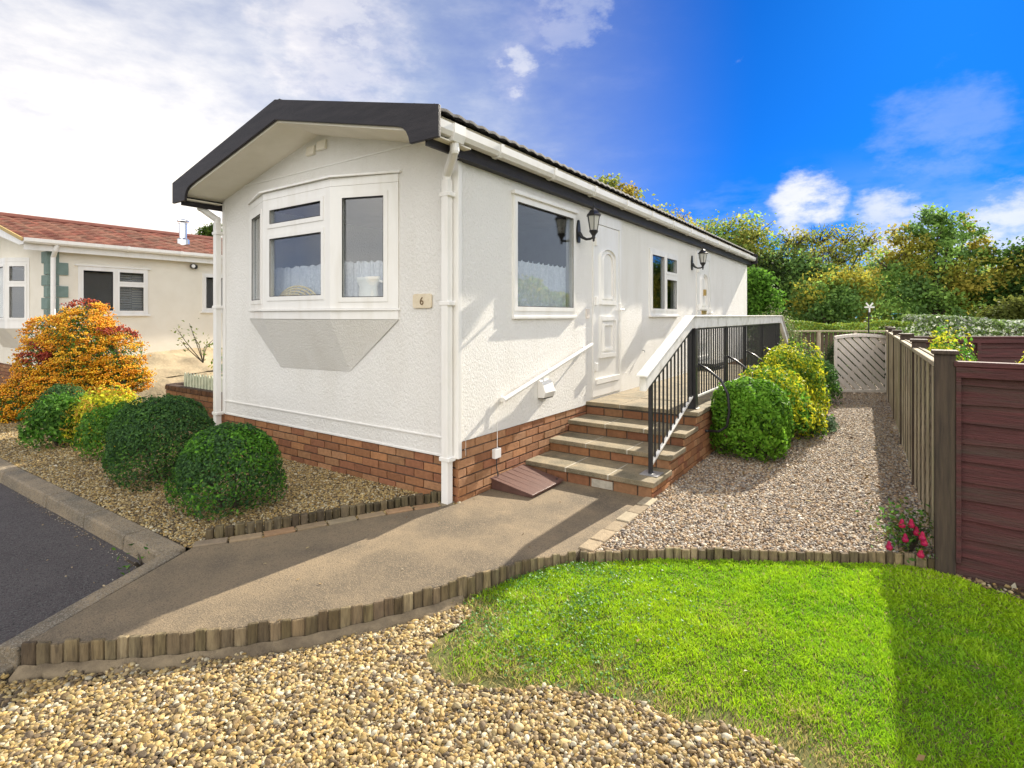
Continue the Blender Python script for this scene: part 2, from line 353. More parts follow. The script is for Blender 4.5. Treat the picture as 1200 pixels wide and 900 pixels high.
# path slab (top at z 0) with a closed side
mb = MB(); poly = [(x,y,-.155) for x,y in PATH_OUT]+[(1.22,-.2,-.155),(1.20,1.04,-.155),(0,1.04,-.155)]+[(x,y,-.155) for x,y in PATH_IN[::-1]]
mb.prism(poly, (0,0,.155)); tag(mb.build('path', m_path), kind='structure')
# end strip where the path meets the road, and on in front of the gravel
def strip(name, pts, wid, z0, z1, m, side=1):
    mb = MB(); P = [Vector((*p,0)) for p in pts]; q = []
    for i, p in enumerate(P):
        d = (P[min(i+1,len(P)-1)]-P[max(i-1,0)]).normalized(); q.append(p+Vector((-d.y,d.x,0))*wid*side)
    for i in range(len(P)-1):
        a, b, c, d = P[i], P[i+1], q[i+1], q[i]
        mb.add([Vector((v.x,v.y,z)) for z in (z0,z1) for v in (a,b,c,d)], [(0,3,2,1),(4,5,6,7),(0,1,5,4),(1,2,6,5),(2,3,7,6),(3,0,4,7)])
    return mb
END = [(-.87,-1.70),(-.42,-2.60)]
b = strip('x', [(-.885,-1.70),(-.425,-2.615)], .11, -.15, -.006, m_kerb, -1); tag(b.build('path_edging_strip', m_kerb, bevel=.008), kind='structure')
b = strip('x', [(-.45,-2.60),(-.22,-3.05),(-.02,-3.55),(.2,-4.2),(.5,-5.2)], .11, -.15, -.085, m_kerb, -1); tag(b.build('gravel_edging_strip', m_kerb, bevel=.008), kind='structure')
# kerb along the road in front of the bed
KERB = [(-14,-1.70),(-8,-1.70),(-4.2,-1.70),(-3.0,-1.68),(-2.2,-1.665),(-1.5,-1.655),(-.93,-1.65)]
mb = MB()
for (x0,y0),(x1,y1) in zip(KERB[:-1], KERB[1:]):
    n_ = max(1, round((x1-x0)/2.6))
    for i in range(n_):
        a = x0+(x1-x0)*i/n_+.003; b_ = x0+(x1-x0)*(i+1)/n_-.003; ya = y0+(y1-y0)*i/n_; yb = y0+(y1-y0)*(i+1)/n_
        mb.prism([(a,ya-.16,-.15),(b_,yb-.16,-.15),(b_,yb-.16,-.02),(a,ya-.16,-.02)][::1], (0,0,0)) if 0 else None
        mb.add([(a,ya-.165,-.15),(b_,yb-.165,-.15),(b_,yb,-.15),(a,ya,-.15),(a,ya-.15,-.005),(b_,yb-.15,-.005),(b_,yb,.0),(a,ya,.0)],
               [(0,3,2,1),(4,5,6,7),(0,1,5,4),(1,2,6,5),(2,3,7,6),(3,0,4,7)])
tag(mb.build('kerb', m_kerb, bevel=.015), kind='structure')
sheet('road', [(-60,-1.84),(-4,-1.84),(-1,-1.79),(-.95,-1.72),(-.53,-2.6),(-.3,-3.05),(-.1,-3.55),(.1,-4.2),(.5,-5.5),(.5,-9),(-60,-9)], -.105, m_asph)

# sheets under the gravel, beds, lawn
BED = [(-.90,-1.64)]+[(x-.02,y+.02) for x,y in PATH_IN]+[(0,.02),(-3.66,.02),(-3.75,.35),(-7.2,.40),(-9.8,.0),(-14,.0),(-14,-1.70),(-4.2,-1.70),(-2.2,-1.665)]
sheet('gravel_bed', BED, -.012, m_soil)
SIDEG = [(1.26,.0),(1.25,-.26)]+[(x,y+.03) for x,y in LAWN_EDGE[1:]]+[(3.12,.9),(2.85,9.6),(2.7,13.0),(.5,13.0),(.2,11.5),(1.26,8.3)]
sheet('side_gravel_bed', SIDEG, -.012, m_soil)
LAWN_EDGE2 = smoothline([(.80,-1.13),(.94,-1.10),(1.02,-1.44),(1.24,-1.57),(1.53,-1.45),(1.87,-1.33),(2.12,-1.22),(2.32,-1.20),(2.57,-1.22),(2.9,-1.36),(3.3,-2.0),(3.6,-4.0)], 6)
FRONTG = [(-.47,-2.62)]+[(x+.02,y-.03) for x,y in PATH_OUT if y < -1.0]+[(3.4,-1.0),(3.9,-4.2),(.2,-4.2),(-.02,-3.55),(-.22,-3.05)]
sheet('gravel_drive', FRONTG, -.118, m_soil)
LAWN = [(x+.015,y-.035) for x,y in PATH_OUT if y > -1.15]+[(1.25,-.31)]+[(x,y-.03) for x,y in LAWN_EDGE[1:]]+[(3.2,.80),(3.42,.72),(3.62,.55),(4.2,.40),(6,.3),(7,-4.0)]+LAWN_EDGE2[::-1]
def lawn_z(X, Y):
    e = np.clip(polydist(X, Y, LAWN_EDGE2)/.8, 0, 1); return -.117+.068*e*e*(3-2*e)+.008*(vnoise(X, Y, 3.1, 7)-.5)*e
def lawn_sheet():
    bm = bmesh.new(); bm.faces.new([bm.verts.new((x, y, 0)) for x, y in LAWN]); bmesh.ops.triangulate(bm, faces=bm.faces)
    for ax, lo, hi in (((1,0,0), .8, 7), ((0,1,0), -4.2, 1.2)):
        for c in np.arange(lo, hi, .12): bmesh.ops.bisect_plane(bm, geom=bm.verts[:]+bm.edges[:]+bm.faces[:], plane_co=Vector(ax)*c, plane_no=ax)
    co = np.array([v.co[:] for v in bm.verts]); z = lawn_z(co[:,0], co[:,1])
    for v, q in zip(bm.verts, z): v.co.z = q
    bmesh.ops.recalc_face_normals(bm, faces=bm.faces); me = bpy.data.meshes.new('lawn'); bm.to_mesh(me); bm.free()
    if me.polygons[0].normal.z < 0: me.flip_normals()
    return tag(link(me, 'lawn', m_lawnsoil, None, (0,0,0)), kind='structure')
lawn_sheet()
sheet('fence_border', [(3.1,.9),(3.2,.80),(3.42,.70),(3.62,.53),(4.2,.38),(6,.28),(6,1.2),(3.1,1.2)], -.046, m_soil)

# ------------------------------------------------------------------ gravel stones
def ico(sub):
    bm = bmesh.new(); bmesh.ops.create_icosphere(bm, subdivisions=sub, radius=1); bm.verts.ensure_lookup_table()
    V = np.array([v.co[:] for v in bm.verts]); F = np.array([[v.index for v in f.verts] for f in bm.faces]); bm.free(); return V, F
ICO = {1: ico(1), 2: ico(2)}
def stone_mesh(name, P, size, pal, sub, m, seed=3, flat=.62, label=None, kind='stuff', bright=None):
    """P (n,3) centres, size (n,) half lengths -> one mesh of individual pebbles"""
    g = np.random.default_rng(seed); V0, F0 = ICO[sub]; n = len(P); var = []
    for k in range(10):
        d = V0.copy()
        for j in range(3):
            ax = g.normal(size=3); ax /= np.linalg.norm(ax); d *= (1+.22*np.sin(2.2*(V0@ax)+g.uniform(0,6)))[:,None]
        for j in range(3):                                   # chipped facets
            ax = g.normal(size=3); ax /= np.linalg.norm(ax); h = (d@ax); over = np.maximum(h-.55, 0); d = d-over[:,None]*ax*.9
        var.append(d)
    var = np.array(var); idx = g.integers(0, 10, n); V = var[idx]
    s = np.stack([size*g.uniform(.8,1.25,n), size*g.uniform(.6,.95,n), size*g.uniform(flat-.14,flat+.14,n)], 1); V = V*s[:,None,:]
    a = g.uniform(0, 2*np.pi, n); tx = g.normal(0, .35, n); ca, sa = np.cos(a)[:,None], np.sin(a)[:,None]; ct, st = np.cos(tx)[:,None], np.sin(tx)[:,None]
    y = V[:,:,1]*ct-V[:,:,2]*st; z = V[:,:,1]*st+V[:,:,2]*ct; x = V[:,:,0]
    V = np.stack([x*ca-y*sa, x*sa+y*ca, z], 2)+P[:,None,:]
    F = F0[None]+(np.arange(n)*len(V0))[:,None,None]
    pal = np.array(pal); C = pal[g.integers(0, len(pal), n)]*g.uniform(.7,1.25,n)[:,None]
    if bright is not None: C = C*bright[:,None]
    o = npmesh(name, V.reshape(-1,3), F.reshape(-1,3), m, C=np.repeat(C, len(V0), 0), smooth=True)
    return tag(o, label, kind=kind)
def jgrid(poly, s, seed=0):
    g = np.random.default_rng(seed); xs = [p[0] for p in poly]; ys = [p[1] for p in poly]
    X, Y = np.meshgrid(np.arange(min(xs), max(xs), s), np.arange(min(ys), max(ys), s)); X = X.ravel(); Y = Y.ravel()
    X = X+g.uniform(-.5,.5,X.size)*s; Y = Y+g.uniform(-.5,.5,Y.size)*s; k = inpoly(X, Y, poly); return X[k], Y[k]
def visible(X, Y, Z=0., m=60):                          # keep what the lens could plausibly see (with a wide margin)
    dx, dy = X-CAM[0], Y-CAM[1]; d = dx*FW.x+dy*FW.y; r = dx*RT.x+dy*RT.y
    return (d > .6) & (np.abs(r) < d*1.25+.8)
GOLD = [(.43,.295,.105),(.48,.36,.155),(.36,.235,.08),(.49,.39,.21),(.20,.135,.06),(.44,.32,.13),(.52,.46,.32),(.11,.08,.048),(.31,.225,.11),(.15,.105,.055)]
BUFF = [(.42,.30,.185),(.48,.37,.24),(.32,.21,.12),(.50,.42,.31),(.22,.16,.11),(.43,.30,.17),(.54,.49,.41),(.17,.14,.12),(.36,.31,.26)]
def lawn_bed(X, Y): return inpoly(X, Y, LAWN)
PATHPOLY = PATH_OUT+[(1.22,1.0),(0,1.0)]+PATH_IN[::-1]
def gravel(name, poly, s, size, z, pal, sub, seed, layers=2, avoid=None, hmap=None):
    PX=[];PY=[];PZ=[];SZ=[]
    for l in range(layers):
        X, Y = jgrid(poly, s, seed+l); k = visible(X, Y)
        if avoid is not None: k &= ~avoid(X, Y)
        X, Y = X[k], Y[k]; g = np.random.default_rng(seed+50+l); sz = size*g.lognormal(0, .22, X.size)
        PX.append(X); PY.append(Y); PZ.append(z+l*size*.45+g.uniform(-.3,.3,X.size)*size+(hmap(X,Y) if hmap else 0)); SZ.append(sz)
    P = np.stack([np.concatenate(PX), np.concatenate(PY), np.concatenate(PZ)], 1)
    return stone_mesh(name, P, np.concatenate(SZ), pal, sub, m_stone, seed)
def near_lawn(X, Y): return inpoly(X, Y, LAWN) & (polydist(X, Y, LAWN_EDGE2) > .0+.10*vnoise(X, Y, 6, 4)**1.5)
# concrete haunch at the foot of the log edging
mb = MB(); hp = [(x+.012,y-.012) for x,y in PATH_OUT[:-16]]; hw = []
for i,(x,y) in enumerate(hp):
    d = Vector((hp[min(i+1,len(hp)-1)][0]-hp[max(i-1,0)][0], hp[min(i+1,len(hp)-1)][1]-hp[max(i-1,0)][1],0)).normalized(); k = .058+.016*math.sin(i*.9)+.010*math.sin(i*2.3)
    hw.append((x+d.y*k, y-d.x*k))
for i in range(len(hp)-1):
    z0, z1 = -.083+.004*math.sin(i*1.7), -.083+.004*math.sin((i+1)*1.7)
    mb.add([(*hp[i],z0),(*hp[i+1],z1),(*hw[i+1],-.104),(*hw[i],-.104),(*hw[i],-.15),(*hw[i+1],-.15)], [(0,3,2,1),(3,4,5,2)])
tag(mb.build('edging_haunch', mat('sandy_mortar', (.27,.21,.13), (.18,.14,.09), .95, 12, bump=.8, bscale=90, c3=(.13,.10,.065), s3=5), smooth=True), kind='structure')
gravel('gravel', FRONTG, .0152, .0098, -.112, GOLD, 2, 21, 2, hmap=lambda X,Y: np.where(inpoly(X,Y,LAWN), lawn_z(X,Y)+.121, np.clip(.075-polydist(X,Y,PATH_OUT),0,.04)*.6), avoid=lambda X,Y: near_lawn(X,Y) | (polydist(X,Y,PATH_OUT) < .036+.07*vnoise(X,Y,9,8)))
gravel('fine_gravel', [p for p in BED], .0165, .0095, -.008, GOLD, 1, 31, 2)
gravel('path_gravel', SIDEG, .019, .0115, -.008, BUFF, 1, 41, 2)

# ------------------------------------------------------------------ grass
def grass(name, n, poly, z, seed, hmin, hmax):
    g = np.random.default_rng(seed); xs = [p[0] for p in poly]; ys = [p[1] for p in poly]
    X = g.uniform(min(xs), max(xs), n*4); Y = g.uniform(min(ys), max(ys), n*4)
    k = inpoly(X, Y, poly) & visible(X, Y); X, Y = X[k], Y[k]
    e = polydist(X, Y, LAWN_EDGE2); keep = g.random(X.size) < np.clip(.12+e*4.2-.55*vnoise(X,Y,7,9), .06, 1)
    dist = np.hypot(X-CAM[0], Y-CAM[1]); keep &= g.random(X.size) < np.clip(2.6/dist, .3, 1)
    X, Y, e, dist = X[keep], Y[keep], e[keep], dist[keep]; n = X.size
    cl = vnoise(X, Y, 9, 2)*.6+vnoise(X, Y, 23, 3)*.4; big = vnoise(X, Y, 1.6, 5)
    h = (hmin+(hmax-hmin)*g.random(n))*(.35+1.2*cl)*(.8+.55*np.clip(1-e/.25,0,1)); wd = g.uniform(.0013,.0024,n)*np.clip(dist/2.4, 1, 2)
    a = g.uniform(0, 2*np.pi, n); lean = g.uniform(.2,1.5,n)*h; b = 7*vnoise(X,Y,5,12)+g.uniform(-2.6,2.6,n)
    dx, dy = np.cos(b)*lean, np.sin(b)*lean; wx, wy = np.cos(a)*wd, np.sin(a)*wd; z0 = lawn_z(X, Y)
    V = np.stack([np.stack([X-wx,Y-wy,z0],1), np.stack([X+wx,Y+wy,z0],1), np.stack([X+dx*.4+wx*.8,Y+dy*.4+wy*.8,z0+h*.62],1),
                  np.stack([X+dx*.4-wx*.8,Y+dy*.4-wy*.8,z0+h*.62],1), np.stack([X+dx,Y+dy,z0+h],1)], 1)
    base = (np.arange(n)*5)[:,None,None]; F = np.array([[0,1,2],[0,2,3],[3,2,4]])[None]+base
    c1, c2, c3 = np.array([.21,.46,.012]), np.array([.48,.68,.018]), np.array([.56,.46,.19])
    t = np.clip(.40*g.random(n)+.55*big+.9*(cl-.5), 0, 1)[:,None]; C = c1*(1-t)+c2*t
    dry = (g.random(n) < np.clip(.95-e*2.6+.6*(vnoise(X,Y,5,19)-.5), .03+.10*(vnoise(X,Y,2.3,21)>.72), .85))[:,None]; C = np.where(dry, c3*g.uniform(.6,1.1,n)[:,None], C)
    C = C*g.uniform(.75,1.2,n)[:,None]
    o = npmesh(name, V.reshape(-1,3), F.reshape(-1,3), m_grass, C=np.repeat(C,5,0)); return tag(o, kind='stuff')
grass('grass', 290000, LAWN, -.098, 5, .011, .027)

# ------------------------------------------------------------------ leaves
def leaf_quads(P, Nrm, size, C, g, curl=.25, aspect=.5):
    """n little folded leaves: centre P, rough facing Nrm"""
    n = len(P); r = g.normal(size=(n,3)); r -= (r*Nrm).sum(1)[:,None]*Nrm; r /= np.linalg.norm(r, axis=1)[:,None]+1e-9; q = np.cross(Nrm, r)
    s = size[:,None]; c = Nrm*s*curl
    V = np.stack([P-r*s*.5, P+q*s*aspect*.5+c*.5, P+r*s*.5, P-q*s*aspect*.5+c*.5], 1)
    F = np.array([[0,1,2],[0,2,3]])[None]+(np.arange(n)*4)[:,None,None]
    return V.reshape(-1,3), F.reshape(-1,3), np.repeat(C,4,0)
def pick(pal, n, g, sp=.25):
    pal = np.array(pal); return pal[g.integers(0, len(pal), n)]*g.uniform(1-sp,1+sp,n)[:,None]
def join(parts):
    V=[];F=[];C=[];b=0
    for v,f,c in parts: V.append(v);F.append(f+b);C.append(c);b+=len(v)
    return np.concatenate(V), np.concatenate(F), np.concatenate(C)

def clover():
    g = np.random.default_rng(66); X = g.uniform(.9,2.4,24000); Y = g.uniform(-1.4,.6,24000); k = inpoly(X,Y,LAWN) & (g.random(24000) < np.clip(1.5-np.hypot(X-1.25,Y+.75)*1.6,0,1)*(.25+.5*(vnoise(X,Y,6,41)>.5))*.7) & (polydist(X,Y,LAWN_EDGE2) > .06)
    X, Y = X[k], Y[k]; n = len(X); P = np.stack([X,Y,lawn_z(X,Y)+g.uniform(.010,.026,n)],1); N_ = g.normal(0,.35,(n,3))+np.array([0,0,1]); N_ /= np.linalg.norm(N_,axis=1)[:,None]
    V,F,C = leaf_quads(P, N_, .013*g.uniform(.7,1.4,n), pick([(.10,.24,.05),(.14,.30,.07),(.08,.19,.04)],n,g), g, aspect=.9); tag(npmesh('clover', V, F, m_grass, None, C), kind='stuff')
clover()
DARKG = [(.060,.136,.044),(.084,.180,.053),(.044,.100,.040),(.110,.230,.060)]
MIDG = [(.083,.203,.033),(.120,.262,.042),(.060,.143,.033),(.158,.315,.048)]
BRIGHTG = [(.115,.297,.030),(.169,.392,.041),(.081,.203,.030)]
YELL = [(.66,.62,.03),(.72,.66,.05),(.50,.55,.035),(.38,.46,.035)]
def shrub(name, label, cat, c, rx, ry, h, n, leaf, pal, tip=None, lump=.10, boxy=2.6, seed=1, tipfrac=.35, shell=.55, mat_=None, stems=True, group=None):
    """rounded bush standing on the ground at c: leaves through the outer half of the crown, a few stems below"""
    g = np.random.default_rng(seed); t = thing(name, c, label, cat, group)
    d = g.normal(size=(n,3)); d[:,2] = np.where(d[:,2] < -.75, -d[:,2], d[:,2]); d /= np.linalg.norm(d,axis=1)[:,None]
    bx = np.where(d[:,2] > -.05, min(boxy, 2.25) if boxy < 2.9 else boxy, 4.2); rad = (np.abs(d)**bx[:,None]).sum(1)**(-1/bx)    # dome above, fuller towards the ground
    th = np.arctan2(d[:,1],d[:,0]); ph = np.arcsin(np.clip(d[:,2],-1,1))
    l = 1+lump*(np.sin(3*th+seed)*np.cos(2*ph+seed*2)+.8*np.sin(5*th-seed*1.7+4*ph)+.5*np.sin(9*th+7*ph+seed))
    depth = 1-(1-shell)*g.random(n)**2.2
    tips = np.where(g.random(n) < .06, g.uniform(1.0,1.0+lump*1.1,n), 1.)
    k = rad*l*depth*tips; P = d*k[:,None]*np.array([rx,ry,h*.5]); P[:,2] = np.where(P[:,2] > 0, P[:,2]*1.22+h*.39, P[:,2]*.78+h*.39); P = P[P[:,2] > .004]; d = d[:len(P)] if 0 else None
    n = len(P); dd = P-np.array([0,0,h*.45]); dd = dd/np.array([rx,ry,h*.5])**1.; dd /= np.linalg.norm(dd,axis=1)[:,None]
    N_ = dd+g.normal(0,.55,(n,3)); N_ /= np.linalg.norm(N_,axis=1)[:,None]
    C = pick(pal, n, g)
    if tip is not None:
        f = vnoise(P[:,0]*1+seed*3, P[:,1]+P[:,2]*1.3, 5, seed); k = (g.random(n)*.6+f*.7) > 1-tipfrac; C[k] = pick(tip, int(k.sum()), g)
    V,F,CC = leaf_quads(P+np.array(c), N_, leaf*g.uniform(.65,1.3,n), C, g)
    npmesh('crown', V, F, mat_ or m_leaf, t, CC, origin=c)
    if stems:
        mb = MB(); rr = random.Random(seed)
        for i in range(7):
            a = rr.uniform(0,6.28); p = Vector(c)+Vector((math.cos(a)*.05,math.sin(a)*.05,-.02)); q = p+Vector((math.cos(a)*rx*.5,math.sin(a)*ry*.5,h*.55))
            mb.tube([p, p.lerp(q,.5)+Vector((0,0,h*.06)), q], [.012,.009,.004], 6)
        mb.build('stem', m_bark, t)
    return t

# ==================================================================== OUR MOBILE HOME
home = thing('mobile_home', (-1.83, 5.5, 0), 'long white park home with black bargeboard and bow window', 'mobile home')
X0, Y1 = -3.66, 11.0
PITCH = .24; AX = -1.83; ZT = 3.53
top = lambda x: ZT-PITCH*abs(x-AX)
sof = lambda x: top(x)-.20
UX, UY = (1,0,0), (0,1,0)
# walls
mb = MB()
mb.panel((0,0,0), UX, (0,-1,0), X0, 0, .36, 2.80, .10, [(-3.03,-.72,1.52,2.76)], ends=False)
mb.add([(X0,0,2.80),(0,0,2.80),(0,0,sof(0)),(AX,0,sof(AX)),(X0,0,sof(X0))], [(0,1,2,3,4)])
WIN1 = (.77,1.98,1.52,2.65); DOOR1 = (2.43,3.25,.56,2.76); WIN2 = (4.28,5.55,1.53,2.51); DOOR2 = (6.66,7.59,.56,2.72)
mb.panel((0,0,0), UY, (1,0,0), 0, Y1, .49, 2.90, .10, [WIN1, DOOR1, WIN2, DOOR2], ends=False)
mb.panel((X0,0,0), UY, (-1,0,0), 0, Y1, .36, 2.90, .10, ends=False)
mb.panel((0,Y1,0), UX, (0,1,0), X0, 0, .36, 2.80, .10, ends=False)
mb.add([(X0,Y1,2.80),(0,Y1,2.80),(0,Y1,sof(0)),(AX,Y1,sof(AX)),(X0,Y1,sof(X0))], [(0,1,2,3,4)])
mb.build('wall', m_wall, home)
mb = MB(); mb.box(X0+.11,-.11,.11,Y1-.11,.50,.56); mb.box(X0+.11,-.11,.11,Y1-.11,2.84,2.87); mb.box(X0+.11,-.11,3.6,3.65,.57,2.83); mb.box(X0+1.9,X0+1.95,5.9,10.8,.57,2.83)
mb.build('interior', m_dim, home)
# brick skirt
mb = MB()
bricks(mb, (0,.018,0), UX, (0,-1,0), X0+.01, -.01, -.02, .352, seed=3)
bricks(mb, (-.018,0,0), UY, (1,0,0), .01, Y1, -.03, .487, seed=4)
sk = mb.build('brick_skirt', m_brick, home, bevel=.003)
mb = MB(); mb.box(X0+.03,-.022,.022,Y1-.03,-.05,.352); mb.box(-.06,-.020,.024,Y1-.04,.355,.488); mb.build('mortar', m_mortar, sk)
# trim on the walls
mb = MB()
mb.box(X0,-.105,-.012,.0,.505,.520); mb.box(X0+.02,-.02,-.006,.02,.352,.372)
mb.box(X0+.10,-.35,-.010,.0,2.995,3.012)
mb.box(-.10,.010,-.010,-.001,.358,2.86); mb.box(.001,.010,-.0005,.035,.358,2.86)
mb.box(X0-.010,X0+.06,-.010,-.001,.358,2.86)
mb.build('corner_trim', m_trim, home, bevel=.003)
mb = MB()
for x0, x1, z0, z1 in ((-2.00,-1.87,3.14,3.235),(-1.83,-1.69,3.165,3.26)):
    mb.prism([(x0,-.002,z0),(x0,-.035,z0+.004),(x0,-.02,z1),(x0,-.002,z1)], (x1-x0,0,0))
mb.build('gable_vent', m_soffit, home, bevel=.004)
# roof: soffit body, tiles, bargeboard, fascia
mb = MB(); xr, xl = .055, -3.715
mb.prism([(xr,-.44,sof(xr)),(xr,-.44,top(xr)-.03),(AX,-.44,top(AX)-.03),(xl,-.44,top(xl)-.03),(xl,-.44,sof(xl)),(AX,-.44,sof(AX))], (0,Y1+.55,0))
roof = mb.build('roof', m_soffit, home)
mb = MB()
mb.box(-.0,.15,-.43,-.02,2.835,2.845); mb.build('box_end', m_soffit, home); mb = MB()
mb.box(-3.84,X0+.02,-.43,-.02,2.835,2.845)
mb.build('box_end', m_soffit, home)
def tiles(name, parent, ax, az, slope, dx, y0, y1, side, m, wave=.3, amp=.018, course=.30, colf=None, dz=0):
    """profiled tile slope from ridge (ax, az) down by dx"""
    ny = int((y1-y0)/.03); L_ = math.hypot(dx, dx*slope); nc = math.ceil(L_/course); V=[];F=[];C=[]
    ys = np.linspace(y0, y1, ny+1); g = np.random.default_rng(3)
    for c in range(nc):
        t0, t1 = c*course/L_, min(1,(c+1)*course/L_+.01); ro = g.random(ny//6+2)
        for t, lift in ((t0, .0), (t1, .028), (t1, .005)):
            b_ = len(V)
            for j, y in enumerate(ys):
                x = ax+side*dx*t; z = az-slope*dx*t+lift+amp*(.5+.5*math.cos(2*math.pi*(y/wave)))**.7+dz
                V.append((x,y,z)); C.append(colf(g, ro[j//6], t) if colf else (1,1,1))
        b_ = len(V)-3*(ny+1)
        for j in range(ny):
            F.append((b_+j,b_+j+1,b_+ny+1+j+1,b_+ny+1+j)); F.append((b_+ny+1+j,b_+ny+2+j,b_+2*ny+3+j,b_+2*ny+2+j))
    return npmesh(name, np.array(V), np.array(F), m, parent, np.array(C), origin=wloc(parent))
tiles('roof_tiles', home, AX, top(AX)-.028, PITCH, 1.975, -.435, Y1+.10, 1, m_tile, wave=.15, amp=.014)
tiles('roof_tiles', home, AX, top(AX)-.028, PITCH, 1.975, -.435, Y1+.10, -1, m_tile, wave=.15, amp=.014)
mb = MB(); mb.tube([(AX,-.43,ZT-.03),(AX,Y1+.1,ZT-.03)], .055, 10); mb.build('ridge_tile', m_tile, home)
half = [(.215,3.04),(.215,2.805),(-.075,2.805)]+[(-.075-.03*k/4-.09*(k/4)**2, 2.805+.155*math.sin(k/4*1.35)) for k in range(1,5)]+[(-.25,2.972),(AX,3.345)]
pr = [(x,-.445,z) for x,z in half]; pl = [(2*AX-x,-.445,z) for x,z in half[::-1]]
mb = MB(); mb.prism(pr+pl[1:]+[(AX,-.445,3.535)], (0,-.028,0)); mb.build('bargeboard', m_black, home, bevel=.004)
half2 = [(x,Y1+.115,z) for x,z in half]; mb = MB(); mb.prism(half2+[(2*AX-x,Y1+.115,z) for x,z in half[::-1]][1:]+[(AX,Y1+.115,3.535)], (0,.028,0)); mb.build('bargeboard', m_black, home)
mb = MB(); mb.box(.057,.078,-.44,Y1+.11,2.775,2.985); mb.box(.0,.056,-.012,Y1+.1,2.775,2.79); mb.build('fascia', m_black, home)
mb = MB(); mb.box(-3.738,-3.717,-.44,Y1+.11,2.775,2.985); mb.build('fascia', m_black, home)
def gutter_run(mb, y0, y1, x, z, s=1):
    prof = [(0,.0),(0,-.062),(s*.018,-.085),(s*.082,-.085),(s*.105,-.055),(s*.108,.004),(s*.098,.004),(s*.094,-.05),(s*.078,-.074),(s*.022,-.074),(s*.010,-.058),(s*.010,0)]
    mb.prism([(x+a,y0,z+b) for a,b in prof], (0,y1-y0,0))
def bracket(mb, y, x, z, s=1):
    prof = [(0,.006),(0,-.075),(s*.02,-.098),(s*.085,-.097),(s*.115,-.06),(s*.118,.01),(s*.108,.008),(s*.108,-.054),(s*.083,-.0865),(s*.018,-.0865),(-s*.0,-.06)]
    mb.prism([(x+a,y-.02,z+b) for a,b in prof], (0,.04,0))
for s, x in ((1,.080),(-1,-3.740)):
    mb = MB(); gutter_run(mb, -.435, Y1+.12, x, 2.955, s); gt = mb.build('gutter', m_trim, home)
    y = .35
    while y < Y1: mb = MB(); bracket(mb, y, x, 2.955, s); mb.build('gutter_bracket', m_trim, gt); y += .9
    mb = MB(); mb.prism([(x+s*a,-.27,2.955+b) for a,b in [(-.0,.006),(0,-.09),(.02,-.115),(.095,-.115),(.118,-.06),(.118,.012)]], (0,.13,0))
    mb.build('gutter_outlet', m_trim, gt)
# downpipes
def downpipe(xg, xp):
    mb = MB(); s = .032
    pts = [(xg,-.205,2.85),(xg,-.20,2.79),(xp,-.052,2.66),(xp,-.052,2.55)]
    for a, b in zip(pts[:-1], pts[1:]): mb.tube([a,b], s+.004, 12)
    for p in pts[1:3]: mb.lathe(Vector(p)-Vector((0,0,.03)), [(.01,-.01),(.030,0),(.037,.02),(.037,.045),(.028,.065),(.01,.07)], 12)
    mb.box(xp-.034,xp+.034,-.086,-.018,.0,2.62)
    for z in (.36,1.62,2.50): mb.box(xp-.055,xp+.055,-.09,-.002,z-.018,z+.018)
    o = mb.build('downpipe', m_trim, home, bevel=.006); return o
downpipe(.135, -.075); downpipe(-3.795, -3.70)

# windows -----------------------------------------------------------
def pane(parent, o, u, n, u0, u1, z0, z1, d, name='pane'):
    mb = MB(); mb.obox(o, u, n, u0, u1, d-.008, d, z0, z1); return mb.build(name, m_glass, parent)
def framed(parent, name, o, u, n, u0, u1, z0, z1, panes, depth=.055, out=.02, sash=.018):
    mb = MB(); mb.panel(Vector(o)+Vector(n)*out, u, n, u0, u1, z0, z1, depth, panes)
    f = mb.build(name, m_trim, parent, bevel=.004)
    mb = MB(); g_ = MB()
    for (a,b,c,d) in panes:
        mb.panel(Vector(o)+Vector(n)*(out+.007), u, n, a-.03, b+.03, c-.03, d+.03, .02, [(a+.012,b-.012,c+.012,d-.012)])
        g_.panel(Vector(o)+Vector(n)*(out+.004), u, n, a+.0115, b-.0115, c+.0115, d-.0115, .006, [(a+.018,b-.018,c+.018,d-.018)])
        pane(f, o, u, n, a+.004, b-.004, c+.004, d-.004, out-.018)
    mb.build('sash', m_trim, f, bevel=.005); g_.build('gasket', m_dark, f)
    return f
def curtain(label, o, u, n, u0, u1, z0, z1, d, waves=11, name='net_curtain'):
    nn = 160; V=[];F=[]; o,u,n = Vector(o),Vector(u),Vector(n); rows = 8
    for i in range(nn+1):
        a = u0+(u1-u0)*i/nn; ph = 2*math.pi*waves*i/nn+.8*math.sin(i*.21)
        for j in range(rows+1):
            f = j/rows; z = z0+(z1-z0)*f+(.010*math.cos(ph) if j == rows else 0); dd = d-.016*math.sin(ph)*(1-.35*f)-.006*math.sin(ph*2.3)
            V.append(tuple(o+u*a+n*dd+Vector((0,0,z))))
    for i in range(nn):
        for j in range(rows): b_ = i*(rows+1)+j; F.append((b_,b_+rows+1,b_+rows+2,b_+1))
    c = npmesh(name, np.array(V), np.array(F), m_curt, None, smooth=True, origin=tuple(o+u*((u0+u1)/2)+Vector((0,0,z0))))
    return tag(c, label, 'net curtain')
S0 = (0,0,0); NX = (1,0,0)
a,b,c,d = WIN1
w1 = framed(home, 'window', S0, UY, NX, a,b,c,d, [(a+.045,b-.045,c+.075,d-.05)], out=.018); w1['label'] = 'wide single pane side window with net curtain inside'
mb = MB(); mb.box(0,.045,a-.02,b+.03,d,d+.035); mb.build('drip_head', m_trim, w1, bevel=.004); mb = MB(); mb.box(0,.03,a-.01,b+.01,c-.03,c); mb.build('sill', m_trim, w1, bevel=.004)
